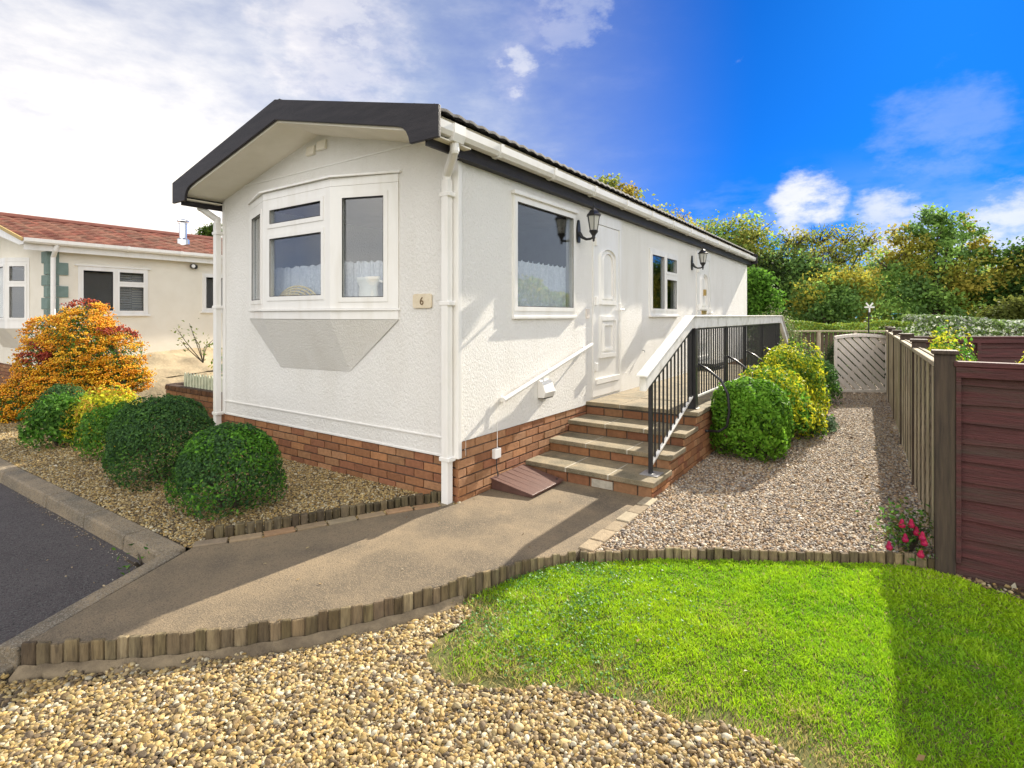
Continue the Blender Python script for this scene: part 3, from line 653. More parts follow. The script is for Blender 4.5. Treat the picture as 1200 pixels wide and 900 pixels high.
curtain('white lace half curtain behind the wide side window', S0, UY, NX, a+.02,b-.02,1.545,2.06,-.09, 12)
a,b,c,d = WIN2; mu = a+.66
w2 = framed(home, 'window', S0, UY, NX, a,b,c,d, [(a+.075,mu-.055,c+.085,d-.075),(mu+.05,b-.07,c+.085,2.10),(mu+.05,b-.07,2.20,d-.075)], out=.02); w2['label'] = 'three light window between the two side doors'
mb = MB(); mb.box(0,.05,a-.02,b+.02,c-.03,c); mb.build('sill', m_trim, w2, bevel=.004)
# bow window on the gable
P0,P1,P2,P3 = Vector((-.68,-.012,0)),Vector((-1.33,-.235,0)),Vector((-2.42,-.235,0)),Vector((-3.07,-.012,0))
bay = MB()
outline = [P0,P1,P2,P3]
def ring(z0,z1,off,mbx):
    pts = []
    for i,p in enumerate(outline):
        pts.append(p+Vector((off if i<2 else -off, -off if 0<i<3 else -off*.3,0)))
    poly = [(pts[0].x,.0,z0)]+[(p.x,p.y,z0) for p in pts]+[(pts[3].x,.0,z0)]
    mbx.prism(poly, (0,0,z1-z0))
ring(1.485,1.565,.0,bay); ring(1.565,1.585,.018,bay)
bw = bay.build('bow_window', m_trim, home, bevel=.005)
bay = MB(); ring(2.70,2.775,.0,bay); bay.build('window_head', m_trim, bw, bevel=.004); bay = MB(); ring(2.777,2.795,.03,bay); bay.build('head_flashing', m_trim, bw)
Q1,Q2 = Vector((-1.34,-.004,.99)),Vector((-2.47,-.004,.97)); zt = Vector((0,0,1.483))
mb = MB(); mb.add([P0+zt,P1+zt,Q1],[(0,1,2)]); mb.add([P1+zt,P2+zt,Q2,Q1],[(0,1,2,3)]); mb.add([P2+zt,P3+zt,Q2],[(0,1,2)]); mb.build('bow_underside', m_wall, bw)
for (A,B,kind) in ((P1,P0,'r'),(P2,P1,'m'),(P3,P2,'l')):
    u = (B-A).normalized(); n = Vector((u.y,-u.x,0)); L_ = (B-A).length
    if kind == 'm': ps = [(.11,L_-.115,1.70,2.31),(.11,L_-.125,2.435,2.60)]
    elif kind == 'r': ps = [(.115,L_-.13,1.675,2.60)]
    else: ps = [(.13,L_-.10,1.675,2.60)]
    framed(bw, 'window_frame', A, u, n, 0, L_, 1.587, 2.698, ps, out=.0)
    curtain({'m':'white lace half curtain behind the middle panes of the bow window','r':'white lace half curtain behind the right pane of the bow window','l':'white lace half curtain behind the narrow left pane of the bow window'}[kind],
            A, u, n, {'m':-.14,'r':-.02,'l':.06}[kind], L_-{'m':-.03,'r':.06,'l':.06}[kind], 1.60, 2.02, {'m':-.19,'r':-.15,'l':-.10}[kind], 9)
mb = MB(); mb.box(P3.x+.05,P0.x-.05,-.04,.10,1.56,1.584); mb.build('window_board', m_trim, bw)
# things standing behind the bow window
t = thing('wicker_basket', (-2.03,-.16,1.587), 'cream cane basket on the sill behind the middle bow window pane', 'basket')
mb = MB()
for k in range(6):
    r_ = .11+.036*k; mb.tube([(-2.03+r_*1.25*math.cos(a),-.165+.012*k,1.60+r_*.75*math.sin(a)) for a in [math.pi*i/20 for i in range(21)]], 0.010, 6)
for i in range(11):
    a = math.pi*(.05+.9*i/10); mb.tube([(-2.03+.11*1.25*math.cos(a),-.165,1.60+.083*math.sin(a)),(-2.03+.29*1.25*math.cos(a),-.105,1.60+.218*math.sin(a))], .006, 6)
mb.build('hoop', m_rattan, t)
mb = MB(); mb.lathe((0,0,0), [(.16,0),(.33,.09),(.335,.10),(.30,.10),(.14,.01)], 24); mb.v = [(x-2.03,-.155+y*.14,z+1.588) for x,y,z in mb.v]; mb.build('bowl', m_rattan, t, smooth=True)
t = thing('jug', (-1.0,-.05,1.587), 'white handled jug on the sill behind the right bow window pane', 'jug')
mb = MB(); mb.lathe((0,0,0), [(.07,0),(.11,.03),(.125,.12),(.12,.20),(.15,.255),(.158,.285),(.14,.285),(.10,.21)], 24); mb.v = [(x-1.03,-.045+y*.35,z+1.588) for x,y,z in mb.v]; mb.build('jug_body', m_whitecloth, t, smooth=True)
mb = MB(); mb.tube([(-.90,-.04,1.84),(-.84,-.035,1.82),(-.815,-.03,1.75),(-.84,-.035,1.67),(-.91,-.04,1.63)], .012, 8); mb.build('handle', m_whitecloth, t)

# doors ---------------------------------------------------------------
def door(y0, y1, z0, z1, letterbox=False):
    mb = MB(); dz0, dz1 = z0+.13, z1-.14
    mb.panel((.014,0,0), UY, NX, y0, y1, z0, z1, .06, [(y0+.06,y1-.06,dz0,dz1)])
    fr = mb.build('door_frame', m_trim, home, bevel=.004)
    mb = MB(); mb.box(-.03,.006,y0+.064,y1-.064,dz0+.004,dz1-.004); df = mb.build('door', m_trim, fr, bevel=.004)
    cy = (y0+y1)/2; mb = MB()
    def outline_arch(h, zb, zt, arch):
        p = [(cy-h,zb),(cy+h,zb),(cy+h,zt)]
        if arch: p += [(cy+h*math.cos(a), zt+.10*math.sin(a)) for a in [math.pi*i/10 for i in range(1,10)]]
        return p+[(cy-h,zt)]
    def ringp(h, zb, zt, arch, th, pr):
        o_ = outline_arch(h, zb, zt, arch); i_ = outline_arch(h-th, zb+th, zt-(0 if arch else th), arch); n_ = len(o_)
        vs = [(.006,y,z) for y,z in o_]+[(.006+pr,y+(cy-y)*.12,z) for y,z in o_]+[(.006+pr,y,z) for y,z in i_]+[(.006,y,z) for y,z in i_]
        fs = []
        for k in range(n_):
            k2 = (k+1)%n_
            for r in range(3): fs.append((r*n_+k, r*n_+k2, (r+1)*n_+k2, (r+1)*n_+k))
        mb.add(vs, fs)
    H_ = dz1-dz0
    ringp(.25, dz0+H_*.50, dz0+H_*.80, True, .05, .024); ringp(.165, dz0+H_*.535, dz0+H_*.775, True, .035, .018)
    ringp(.25, dz0+H_*.165, dz0+H_*.425, False, .05, .024); ringp(.15, dz0+H_*.205, dz0+H_*.385, False, .035, .018)
    mb.box(.006,.024,y0+.075,y1-.075,dz0+.01,dz0+.075)
    mb.build('door_panel', m_trim, fr, bevel=.003)
    mb = MB()
    for z in (dz0+.22, dz0+H_*.52, dz0+H_-.22): mb.box(.012,.04,y0+.035,y0+.085,z-.05,z+.05)
    mb.build('hinge', m_trim, fr, bevel=.004)
    mb = MB(); zh = dz0+H_*.46; mb.box(.012,.026,y1-.055,y1-.015,zh-.12,zh+.10); mb.tube([(.026,y1-.035,zh+.02),(.062,y1-.035,zh+.02),(.066,y1-.15,zh+.02)], .010, 8)
    mb.build('handle', m_trim, fr, bevel=.003)
    if letterbox:
        mb = MB(); mb.box(.007,.02,cy-.15,cy+.15,dz0+H_*.455,dz0+H_*.49); mb.box(.007,.05,cy-.03,cy+.03,dz0+H_*.64,dz0+H_*.70); mb.build('letterbox', mat('brass', (.60,.42,.16), None, .35, 5, metal=.8), fr)
    return fr
d1 = door(*DOOR1); d1['label'] = 'white panelled door at the top of the steps'
d2 = door(*DOOR2, letterbox=True); d2['label'] = 'far white door with a brass letterbox'

# wall lanterns --------------------------------------------------------
def lantern(y, z):
    """plate on the wall at (y, z), arm out to x .19, lantern standing on the arm"""
    c = Vector((.20,y,z-.02)); mb = MB()
    mb.prism([(.001,y+a,z+b) for a,b in [(-.022,-.13),(.022,-.13),(.034,-.07),(.034,.02),(.02,.08),(.012,.11),(0,.125),(-.012,.11),(-.02,.08),(-.034,.02),(-.034,-.07)]], (.022,0,0))
    mb.tube([(.02,y,z-.02),(.06,y,z-.075),(.11,y,z-.10),(.16,y,z-.10),(.195,y,z-.085)], [.024,.018,.014,.013,.013], 8)
    mb.lathe(c, [(.004,-.115),(.012,-.10),(.012,-.085),(.018,-.075),(.018,-.05),(.03,-.03),(.045,-.01),(.05,.005),(.046,.012)], 12)
    mb.lathe(c, [(.078,.165),(.088,.170),(.088,.178),(.065,.200),(.048,.225),(.022,.245),(.010,.25),(.008,.27),(.012,.28),(.006,.31),(.002,.32)], 6)
    ln = mb.build('wall_lantern', m_iron, home)
    mb = MB()
    for k in range(6):
        a = 2*math.pi*k/6; mb.tube([c+Vector((.044*math.cos(a),.044*math.sin(a),.01)), c+Vector((.072*math.cos(a),.072*math.sin(a),.17))], .0045, 6)
    mb.build('glazing_bar', m_iron, ln)
    mb = MB(); mb.lathe(c, [(.040,.012),(.068,.166)], 6); mb.build('lantern_glass', m_lglass, ln)
    mb = MB(); mb.lathe(c, [(.010,.012),(.012,.05),(.022,.08),(.022,.10),(.008,.12)], 10); mb.build('bulb', m_trim, ln)
m_lglass = mat('frosted_glass', (.70,.70,.66), None, .3, 5, transl=.45)
lantern(2.06, 2.47); lantern(6.36, 2.46)

# small fixings ---------------------------------------------------------
mb = MB(); mb.tube([(.075,.53,.775),(.075,2.27,1.19)], .021, 10); mb.tube([(.0,.60,.78),(.06,.60,.78)], .014, 8)
for y in (.60,1.42,2.2):
    z = .775+(y-.53)*.2385; mb.tube([(.0,y,z-.03),(.06,y,z-.03),(.075,y,z-.01)], .011, 8); mb.lathe((0.004,y,z-.03), [(.001,-.03),(.02,-.02),(.02,.02),(.001,.03)], 8)
mb.build('handrail', m_trim, home, smooth=False)
mb = MB(); mb.prism([(.001,1.21,.70),(.075,1.21,.705),(.095,1.21,.76),(.06,1.21,.845),(.03,1.21,.875),(.001,1.21,.88)], (0,.20,0)); vn = mb.build('vent_cowl', m_trim, home, bevel=.006)
mb = MB(); mb.box(.004,.070,1.225,1.395,.695,.7035); mb.build('vent_grille', m_dark, vn)
mb = MB(); mb.prism([(-.50+.11*(1-1)+x,-.002,1.645+z) for x,z in [(0,-.05),(.02,-.062),(.20,-.062),(.22,-.05),(.22,.05),(.20,.062),(.02,.062),(0,.05)]], (0,-.014,0)); pq = mb.build('number_plaque', m_cream, home, bevel=.004)
fc = bpy.data.curves.new('numeral', 'FONT'); fc.body = '6'; fc.size = .095; fc.align_x = 'CENTER'; fc.align_y = 'CENTER'; fc.extrude = .002
fc.materials.append(m_numeral); ft = bpy.data.objects.new('numeral_curve', fc); col.objects.link(ft); bpy.context.view_layer.update(); nm = bpy.data.meshes.new_from_object(ft.evaluated_get(bpy.context.evaluated_depsgraph_get())); bpy.data.objects.remove(ft); bpy.data.curves.remove(fc)
fo = bpy.data.objects.new('numeral', nm); col.objects.link(fo); fo.parent = pq; fo.rotation_euler = (R(90),0,0); fo.location = Vector((-.39,-.0185,1.642))-wloc(pq)
mb = MB(); mb.box(.001,.012,2.26,2.34,1.49,1.60); mb.build('push_plate', m_grey, home)
mb = MB(); mb.box(-.004,.035,.46,.55,.26,.345); cb = mb.build('cable_box', m_trim, home, bevel=.006)
mb = MB(); mb.tube([(.02,.50,.26),(.022,.495,.18),(.035,.50,.11),(.02,.52,.05)], .005, 6); mb.build('cable', m_iron, cb)
mb = MB(); mb.tube([(.012,.52,.345),(.012,.52,.60),(.010,.52,.78)], .003, 6); mb.build('cable', m_trim, cb)
mb = MB(); mb.tube([(-.02,.53,.045),(.035,.53,.045),(.05,.53,.02),(.05,.53,-.0)], .012, 8); mb.tube([(.03,.50,.075),(.03,.56,.075)], .007, 6); mb.tube([(.03,.53,.045),(.03,.53,.078)], .008, 6); mb.build('water_tap', m_trim, home)
mb = MB(); mb.tube([(.0,4.02,1.03),(.03,4.02,1.03),(.035,4.02,1.0)], .008, 6); mb.build('overflow_pipe', m_galv, home)

# meter box leaning against the skirt ------------------------------------
t = thing('meter_box', (.26,.66,0), 'brown plastic sloping meter box beside the bottom step', 'meter box')
mb = MB(); mb.prism([(.005,.44,.0),(.43,.44,.0),(.43,.44,.022),(.005,.44,.090)], (0,.50,0)); mb.build('box_body', m_meter, t, bevel=.006)
mb = MB()
a_, b_ = Vector((.005,0,.092)), Vector((.445,0,.022))
mb.prism([(a_.x,.425,a_.z),(b_.x,.425,b_.z),(b_.x,.425,b_.z+.011),(a_.x,.425,a_.z+.011)], (0,.53,0))
for k in range(5):
    y = .47+.092*k; mb.prism([(a_.x+.01,y,a_.z+.008),(b_.x-.012,y,b_.z+.0095),(b_.x-.012,y,b_.z+.013),(a_.x+.01,y,a_.z+.0125)], (0,.055,0))
mb.build('lid', m_meter, t, bevel=.002)
mb = MB(); mb.lathe((.40,.90,.040), [(.011,0),(.011,.005),(.002,.006)], 10); mb.build('lock', m_dark, t)

# ------------------------------------------------------------------ steps and terrace
ter = thing('entrance_terrace', (.64,4.5,0), 'raised terrace with four slab steps and orange brick sides', 'steps')
XE = 1.245
fr_y = [.985,1.43,1.83,2.25]; tops = [.135,.262,.39,.535]; YT = 8.2
mb = MB()
for k in range(4):
    zlo = -.03 if k == 0 else tops[k-1]+.002
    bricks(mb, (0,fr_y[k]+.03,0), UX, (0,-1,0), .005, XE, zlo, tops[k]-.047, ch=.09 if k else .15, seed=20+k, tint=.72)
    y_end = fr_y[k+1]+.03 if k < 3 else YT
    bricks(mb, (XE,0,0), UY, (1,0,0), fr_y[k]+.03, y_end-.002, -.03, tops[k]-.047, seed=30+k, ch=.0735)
bw_ = mb.build('brick_base', m_brick, ter, bevel=.003)
mb = MB()
for k in range(4):
    y_end = fr_y[k+1]+.032 if k < 3 else YT
    mb.box(.006,XE-.004,fr_y[k]+.034,y_end,-.04,tops[k]-.046)
mb.build('mortar', m_mortar, bw_)
mb = MB(); mb.obox((0,fr_y[0]+.03,0), UX, (0,-1,0), .70,.90,-.01,.0185,.005,.075); mb.build('lime_stain', m_joint, bw_)
for k in range(3):
    n_ = 3; cuts = [.0,.44,.86,XE+.035] if k != 1 else [.0,.42,.85,XE+.035]
    mb = MB(); jm = MB()
    for i in range(n_): mb.box(cuts[i]+(.006 if i else .004),cuts[i+1]-.006,fr_y[k],fr_y[k+1]+.025,tops[k]-.045,tops[k]+rnd.uniform(-.002,.002))
    st = mb.build('step_tread', m_slab, ter, bevel=.006)
    for i in (1,2): jm.box(cuts[i]-.007,cuts[i]+.007,fr_y[k]+.004,fr_y[k+1]+.02,tops[k]-.044,tops[k]-.004)
    jm.build('joint', m_joint, st)
mb = MB(); jm = MB(); y = fr_y[3]; i = 0
jm.box(.004,XE+.02,fr_y[3]+.01,YT-.01,tops[3]-.044,tops[3]-.006)
while y < YT-.1:
    y2 = min(y+.6, YT); xs = [.004,.42,.84,XE+.035]
    for a,b in zip(xs[:-1], xs[1:]): mb.box(a+.005,b-.005,y+.005,y2-.005,tops[3]-.045,tops[3]+rnd.uniform(-.002,.002))
    y = y2
ld_ = mb.build('terrace_slab', m_slab, ter, bevel=.005); jm.build('joint', m_joint, ld_)
mb = MB(); mb.prism([(.008+.34*math.cos(a)*1.0, 7.12+.52*math.sin(a), tops[3]+.004) for a in [-math.pi/2+math.pi*i/14 for i in range(15)]], (0,0,.05)); mb.box(.01,.33,6.62,7.62,.60,.66)
tag(mb.build('door_step', m_dark, bevel=.006), 'dark half round step below the far white door', 'door step')

# railing ----------------------------------------------------------------
XR = 1.16
rail = thing('terrace_railing', (XR,4.5,.53), 'black iron terrace railing with a broad white top rail', 'railing')
def post(y, wid, z0, z1):
    mb = MB(); mb.box(XR-wid/2,XR+wid/2,y-wid/2,y+wid/2,z0,z1); mb.box(XR-.055,XR+.055,y-.055,y+.055,z0,z0+.006)
    return mb.build('post', m_iron, rail, bevel=.003)
p1 = post(1.22, .034, .137, .96)
mb = MB(); mb.box(XR-.075,XR+.085,1.15,1.31,.137,.1435); mb.build('base_plate', m_galv, p1)
post(2.47, .085, .537, 1.39)
for y in (3.88,5.04,6.34,7.67): post(y, .036, .537, 1.39)
tr = MB()
slope = (1.45-.945)/(2.36-1.03)
for (ya,za,yb,zb) in ((1.03,.945,2.36,1.452),(2.36,1.452,8.12,1.452),(8.12,1.452,8.98,1.00)):
    tr.add([(XR+dx,y,z+dz) for y,z in ((ya,za),(yb,zb)) for dx,dz in ((-.028,-.065),(.028,-.065),(.028,.055),(-.028,.055))], [(0,3,2,1),(4,5,6,7),(0,1,5,4),(1,2,6,5),(2,3,7,6),(3,0,4,7)])
tr.build('top_rail', m_railw, rail, bevel=.004)
tr = MB()
for (ya,za,yb,zb) in ((1.01,.945,2.36,1.452),(2.36,1.452,8.14,1.452),(8.14,1.452,9.0,1.00)):
    tr.add([(XR+dx,y,z+dz) for y,z in ((ya,za),(yb,zb)) for dx,dz in ((-.05,.0565),(.05,.0565),(.05,.072),(-.05,.072))], [(0,3,2,1),(4,5,6,7),(0,1,5,4),(1,2,6,5),(2,3,7,6),(3,0,4,7)])
tr.build('rail_cap', m_railw, rail, bevel=.003)
mb = MB(); mb.beam((XR,1.22,.215),(XR,2.43,.665), .03, .016); mb.beam((XR,2.43,.648),(XR,8.1,.648), .034, .018); mb.build('bottom_rail', m_railw, rail)
mb = MB(); mb.beam((XR,1.22,.925),(XR,2.43,1.385), .03, .014); mb.beam((XR,2.43,1.375),(XR,8.1,1.375), .03, .016); mb.build('upper_rail', m_iron, rail)
y = 1.33
while y < 2.42:
    mb = MB(); t_ = (y-1.22)/1.21; mb.box(XR-.007,XR+.007,y-.007,y+.007,.215+.45*t_,.925+.46*t_); mb.build('baluster', m_iron, rail); y += .108
y = 2.60
while y < 8.1:
    if min(abs(y-q) for q in (3.88,5.04,6.34,7.67)) > .03:
        mb = MB(); mb.box(XR-.007,XR+.007,y-.007,y+.007,.648,1.375); mb.build('baluster', m_iron, rail)
    y += .100
for y in (2.58,3.92,5.08,6.38,7.70):
    mb = MB(); mb.tube([(XR+.015,y,1.0),(XR+.12,y,.95),(XR+.26,y,.84),(XR+.33,y,.70),(XR+.345,y,.52),(XR+.32,y,.36),(XR+.24,y,.30),(XE+.012,y,.29)], .014, 8)
    mb.lathe((XE+.03,y,.275), [(.004,0),(.022,.004),(.022,.026),(.004,.03)], 8); mb.build('brace', m_iron, rail, smooth=True)

# ------------------------------------------------------------------ edgings
def log_edging(name, label, line, z0, z1, wid=.058, dep=.05, seed=1, taper=None, gap=.003, jit=.006, tint=1.):
    r = random.Random(seed); P = [Vector((*p,0)) for p in line]; L_ = [0]
    for a,b in zip(P[:-1],P[1:]): L_.append(L_[-1]+(b-a).length)
    def pos(s):
        for i in range(len(P)-1):
            if s <= L_[i+1]+1e-9: t = (s-L_[i])/(L_[i+1]-L_[i]); return P[i].lerp(P[i+1], t), (P[i+1]-P[i]).normalized()
        return P[-1], (P[-1]-P[-2]).normalized()
    rnd_ = random.Random(seed+5); c, _ = pos(L_[-1]/2); t = thing(name, (c.x,c.y,z0), label, 'log edging'); s = 0; k = 0
    while s < L_[-1]-.02:
        wd = wid*r.uniform(.85,1.15); p, d = pos(min(s+wd/2, L_[-1])); n = Vector((-d.y,d.x,0)); zt_ = z1+r.uniform(-jit,jit)
        mb = MB(); g_ = r.uniform(.5,1.3)*tint; mb.cur = (g_, g_*r.uniform(.93,1.02), g_*r.uniform(.85,1.02))
        q = []                                           # D-section log: round towards the outside
        for i in range(7): a = math.pi*i/6; q.append(d*(math.cos(a)*(wd/2-gap))-n*(math.sin(a)**.6*dep*rnd_.uniform(.42,.50)))
        q += [d*(-(wd/2-gap))+n*dep*.35, d*(wd/2-gap)+n*dep*.35]; m_ = len(q); vs = []
        for zz, sc_ in ((z0,1.0),(zt_-.006,1.0),(zt_,.86)): vs += [p+v*sc_+Vector((0,0,zz)) for v in q]
        mb.add(vs, [(i,(i+1)%m_,m_+(i+1)%m_,m_+i) for i in range(m_)]+[(m_+i,m_+(i+1)%m_,2*m_+(i+1)%m_,2*m_+i) for i in range(m_)]+[tuple(range(2*m_,3*m_))])
        mb.build('log', m_log, t); s += wd; k += 1
    return t
log_edging('log_edging', 'long weathered log edging holding up the path beside the foreground gravel', PATH_OUT, -.14, .006, .056, .026, 2, gap=.0015, jit=.010, tint=.82)
log_edging('log_edging', 'mossy log edging between the lawn and the side gravel', LAWN_EDGE, -.13, .018, .055, .032, 3, gap=.002, jit=.009, tint=.85)
log_edging('log_edging', 'low dark log edging between the shrub bed and the path', [(x-.10,y+.075) for x,y in PATH_IN][1:], -.05, .075, .062, .055, 4, jit=.01, tint=.5)
def brick_edging(name, label, line, wid, ln, z, side, seed, tint):
    r = random.Random(seed); P = [Vector((*p,0)) for p in line]; c = P[len(P)//2]; t = thing(name, (c.x,c.y,0), label, 'brick edging')
    tot = sum((b-a).length for a,b in zip(P[:-1],P[1:])); s = 0
    def pos(s):
        for a,b in zip(P[:-1],P[1:]):
            l = (b-a).length
            if s <= l: return a.lerp(b, s/l), (b-a).normalized()
            s -= l
        return P[-1], (P[-1]-P[-2]).normalized()
    while s < tot-.06:
        l = min(ln, tot-s); p, d = pos(s); q, _ = pos(min(s+l-.014, tot)); d = (q-p).normalized(); n = Vector((-d.y,d.x,0))*side
        c = r.choice(tint); g = r.uniform(.8,1.15); mb = MB(); mb.cur = tuple(x*g for x in c)
        mb.add([v+Vector((0,0,zz)) for zz in (-.05, z+r.uniform(-.003,.004)) for v in (p,q,q+n*wid,p+n*wid)], [(0,3,2,1),(4,5,6,7),(0,1,5,4),(1,2,6,5),(2,3,7,6),(3,0,4,7)])
        mb.build('brick', m_brick, t, bevel=.006); s += ln
    return t
SANDB = [(.34,.25,.15),(.37,.23,.125),(.29,.225,.15),(.33,.265,.17)]
brick_edging('brick_edging', 'brown brick edging along the bed side of the concrete path', [(x-.005,y+.004) for x,y in PATH_IN], .085, .215, .008, 1, 5, SANDB)
brick_edging('brick_edging', 'buff brick edging along the concrete path beside the side gravel', [(1.20,1.0),(1.20,-.22)], .105, .21, .010, 1, 6, [(.40,.33,.21),(.36,.28,.18),(.42,.35,.24)])

# ------------------------------------------------------------------ fences and gates
FX = lambda y: 3.15-.031*(y-.87)
fence = thing('garden_fence', (3.02,5,0), 'weathered lap fence with dark capped posts along the side gravel', 'fence')
FY = [.87,2.72,4.57,6.42,8.27,9.75]
for y in FY:
    x = FX(y); mb = MB(); s = .05; mb.box(x-s,x+s,y-s,y+s,-.12,1.285); mb.box(x-s-.015,x+s+.015,y-s-.015,y+s+.015,1.285,1.31); mb.build('post', m_post, fence, bevel=.006)
for ya, yb in zip(FY[:-1], FY[1:]):
    a, b = Vector((FX(ya),ya+.052,0)), Vector((FX(yb),yb-.052,0)); u = (b-a).normalized(); n = Vector((-u.y,u.x,0)); L_ = (b-a).length
    mb = MB(); z = .06; k = 0
    while z < 1.14:                                       # overlapping waney boards
        mb.add([a+u*s+n*o_+Vector((0,0,zz)) for s in (0,L_) for o_,zz in ((.004,z),(.030,z),(.012,z+.135),(.0,z+.135))], [(0,3,2,1),(4,5,6,7),(0,1,5,4),(1,2,6,5),(2,3,7,6),(3,0,4,7)]); z += .105
    pn = mb.build('fence_panel', m_fboard, fence)
    mb = MB(); nb = 5
    for i in range(nb):
        s = (i+.5)/nb*L_; ww = .016; mb.obox(a, u, n, max(.0,s-ww), min(L_,s+ww), .031,.044, .03,1.20); mb.obox(a, u, n, max(.0,s-ww), min(L_,s+ww), -.03,-.004, .03,1.20)
    mb.build('batten', m_fence, pn, bevel=.003)
    mb = MB(); mb.obox(a, u, n, 0, L_, -.035,.050, 1.20,1.235); mb.build('capping', m_fence, pn, bevel=.006)
def lap_panel(name, label, a, b, z0, z1, m, mp, posts=(), cat='fence', flip=1, board=.115):
    a, b = Vector((*a,0)), Vector((*b,0)); u = (b-a).normalized(); n = Vector((u.y,-u.x,0))*flip; L_ = (b-a).length
    c = (a+b)/2; t = thing(name, (c.x,c.y,z0), label, cat); r = random.Random(int(L_*100))
    mb = MB(); z = z0+.03
    while z < z1-.06:
        nseg = 14
        for i in range(nseg):
            s0, s1 = L_*i/nseg, L_*(i+1)/nseg; w0, w1 = .006*math.sin(i*1.3+z*31), .006*math.sin((i+1)*1.3+z*31)
            mb.add([a+u*s+n*o_+Vector((0,0,zz)) for s,wv in ((s0,w0),(s1,w1)) for o_,zz in ((.0,z+wv),(.022,z+wv),(.008,z+board+.02),(.0,z+board+.02))], [(0,3,2,1),(4,5,6,7),(0,1,5,4),(1,2,6,5),(2,3,7,6),(3,0,4,7)])
        z += board
    mb.build('fence_panel', m, t)
    mb = MB(); s = .0
    while s <= L_: mb.obox(a, u, n, max(0,s-.025), min(L_,s+.025), .024,.048, z0,z1-.02); s += L_/round(L_/.9)
    mb.obox(a, u, n, 0, L_, .024,.05, z1-.085,z1-.022); mb.build('batten', m, t, bevel=.004)
    mb = MB(); mb.obox(a, u, n, -.01, L_+.01, -.02,.055, z1-.02,z1+.012); mb.build('capping', m, t, bevel=.006)
    mb = MB(); mb.obox(a, u, n, 0, L_, -.01,.02, z0-.15,z0+.03); mb.build('gravel_board', m, t)
    for s in posts: mb = MB(); p = a+u*s; mb.box(p.x-.05,p.x+.05,p.y-.05,p.y+.05,-.12,z1+.05); mb.build('post', mp, t)
    return t
lap_panel('fence_panel', 'maroon stained lap fence panel at the right edge beside the lawn', (3.203,.862), (6.2,.62), .04, 1.235, m_brown, m_post, posts=(1.9,))
lap_panel('fence_panel', 'maroon fence further back below the pale flowering hedge', (3.10,6.0), (7.8,9.2), .0, 1.225, m_brown, m_post, posts=(.02,1.9,3.8), board=.13)
# timber trellis fence at the far end
A, B = at(916,390,14.2), at(1044,390,14.2); A.z = B.z = 0; u = (B-A).normalized(); n = Vector((u.y,-u.x,0)); L_ = (B-A).length
t = thing('timber_fence', tuple((A+B)/2), 'low brown timber fence with upright boards below the clipped hedge', 'fence')
for k in range(4): mb = MB(); mb.obox(A, u, n, L_*k/3-.045, L_*k/3+.045, -.02,.05, -.1,1.10); mb.build('post', m_fence, t)
mb = MB(); mb.obox(A, u, n, -.05, L_+.05, -.04,.06, 1.102,1.135); mb.obox(A, u, n, 0, L_, .0,.03, .05,.13); mb.build('rail', m_fence, t)
mb = MB(); s = .06
while s < L_-.05: mb.obox(A, u, n, s, s+.09, -.03,-.012, .1,1.08); s += .12
mb.build('board', mat('dark_board', (.13,.095,.06),(.08,.06,.04),.85,10,stretch=(3,3,.3)), t)
# slatted gate leaning open by the fence
A, B = Vector((2.00,8.93,0)), Vector((2.86,9.50,0)); u = (B-A).normalized(); n = Vector((u.y,-u.x,0)); L_ = (B-A).length
gate = thing('garden_gate', tuple((A+B)/2), 'pale grey gate with diagonal slats and a shallow arched top', 'gate')
zb, ztop = .03, 1.10
arch = lambda s: ztop+.05*(1-((s/L_)*2-1)**2)
mb = MB()
for s0, s1 in ((0,.05),(L_-.05,L_)): mb.obox(A, u, n, s0, s1, .0,.04, zb, ztop)
mb.obox(A, u, n, .05, L_-.05, .0,.04, zb, zb+.05)
for i in range(12):
    s0, s1 = L_*i/12, L_*(i+1)/12
    vs = [A+u*s+n*o_+Vector((0,0,zz)) for s in (s0,s1) for o_,zz in ((-.01,arch(s)-.04),(.055,arch(s)-.04),(.055,arch(s)+.02),(-.01,arch(s)+.02))]
    mb.add(vs, [(0,3,2,1),(4,5,6,7),(0,1,5,4),(1,2,6,5),(2,3,7,6),(3,0,4,7)])
mb.build('gate_frame', m_grey, gate, bevel=.004)
mb = MB(); k = -L_
while k < 1.2:                                            # slats falling to the right
    s_, e_ = [], []
    p = lambda s, z: A+u*s+n*.015+Vector((0,0,z))
    zs = lambda s: zb+.05+k+ (L_-s)*1.0
    a0, a1 = .05, L_-.05; pts = [(s, zs(s)) for s in np.linspace(a0, a1, 60)]; pts = [(s,z) for s,z in pts if zb+.04 < z < arch(s)-.03]
    if len(pts) > 3: mb.beam(p(*pts[0]), p(*pts[-1]), .066, .018, up=tuple(n)) if 0 else mb.beam(p(*pts[0]), p(*pts[-1]), .086, .018, up=tuple(n))
    k += .158
mb.build('slat', m_grey, gate)
mb = MB(); p0, p1 = A+u*.08+n*-.006+Vector((0,0,zb+.08)), A+u*(L_-.08)+n*-.006+Vector((0,0,ztop-.06)); mb.beam(p0, p1, .06, .014, up=tuple(n)); mb.build('brace', m_grey, gate)
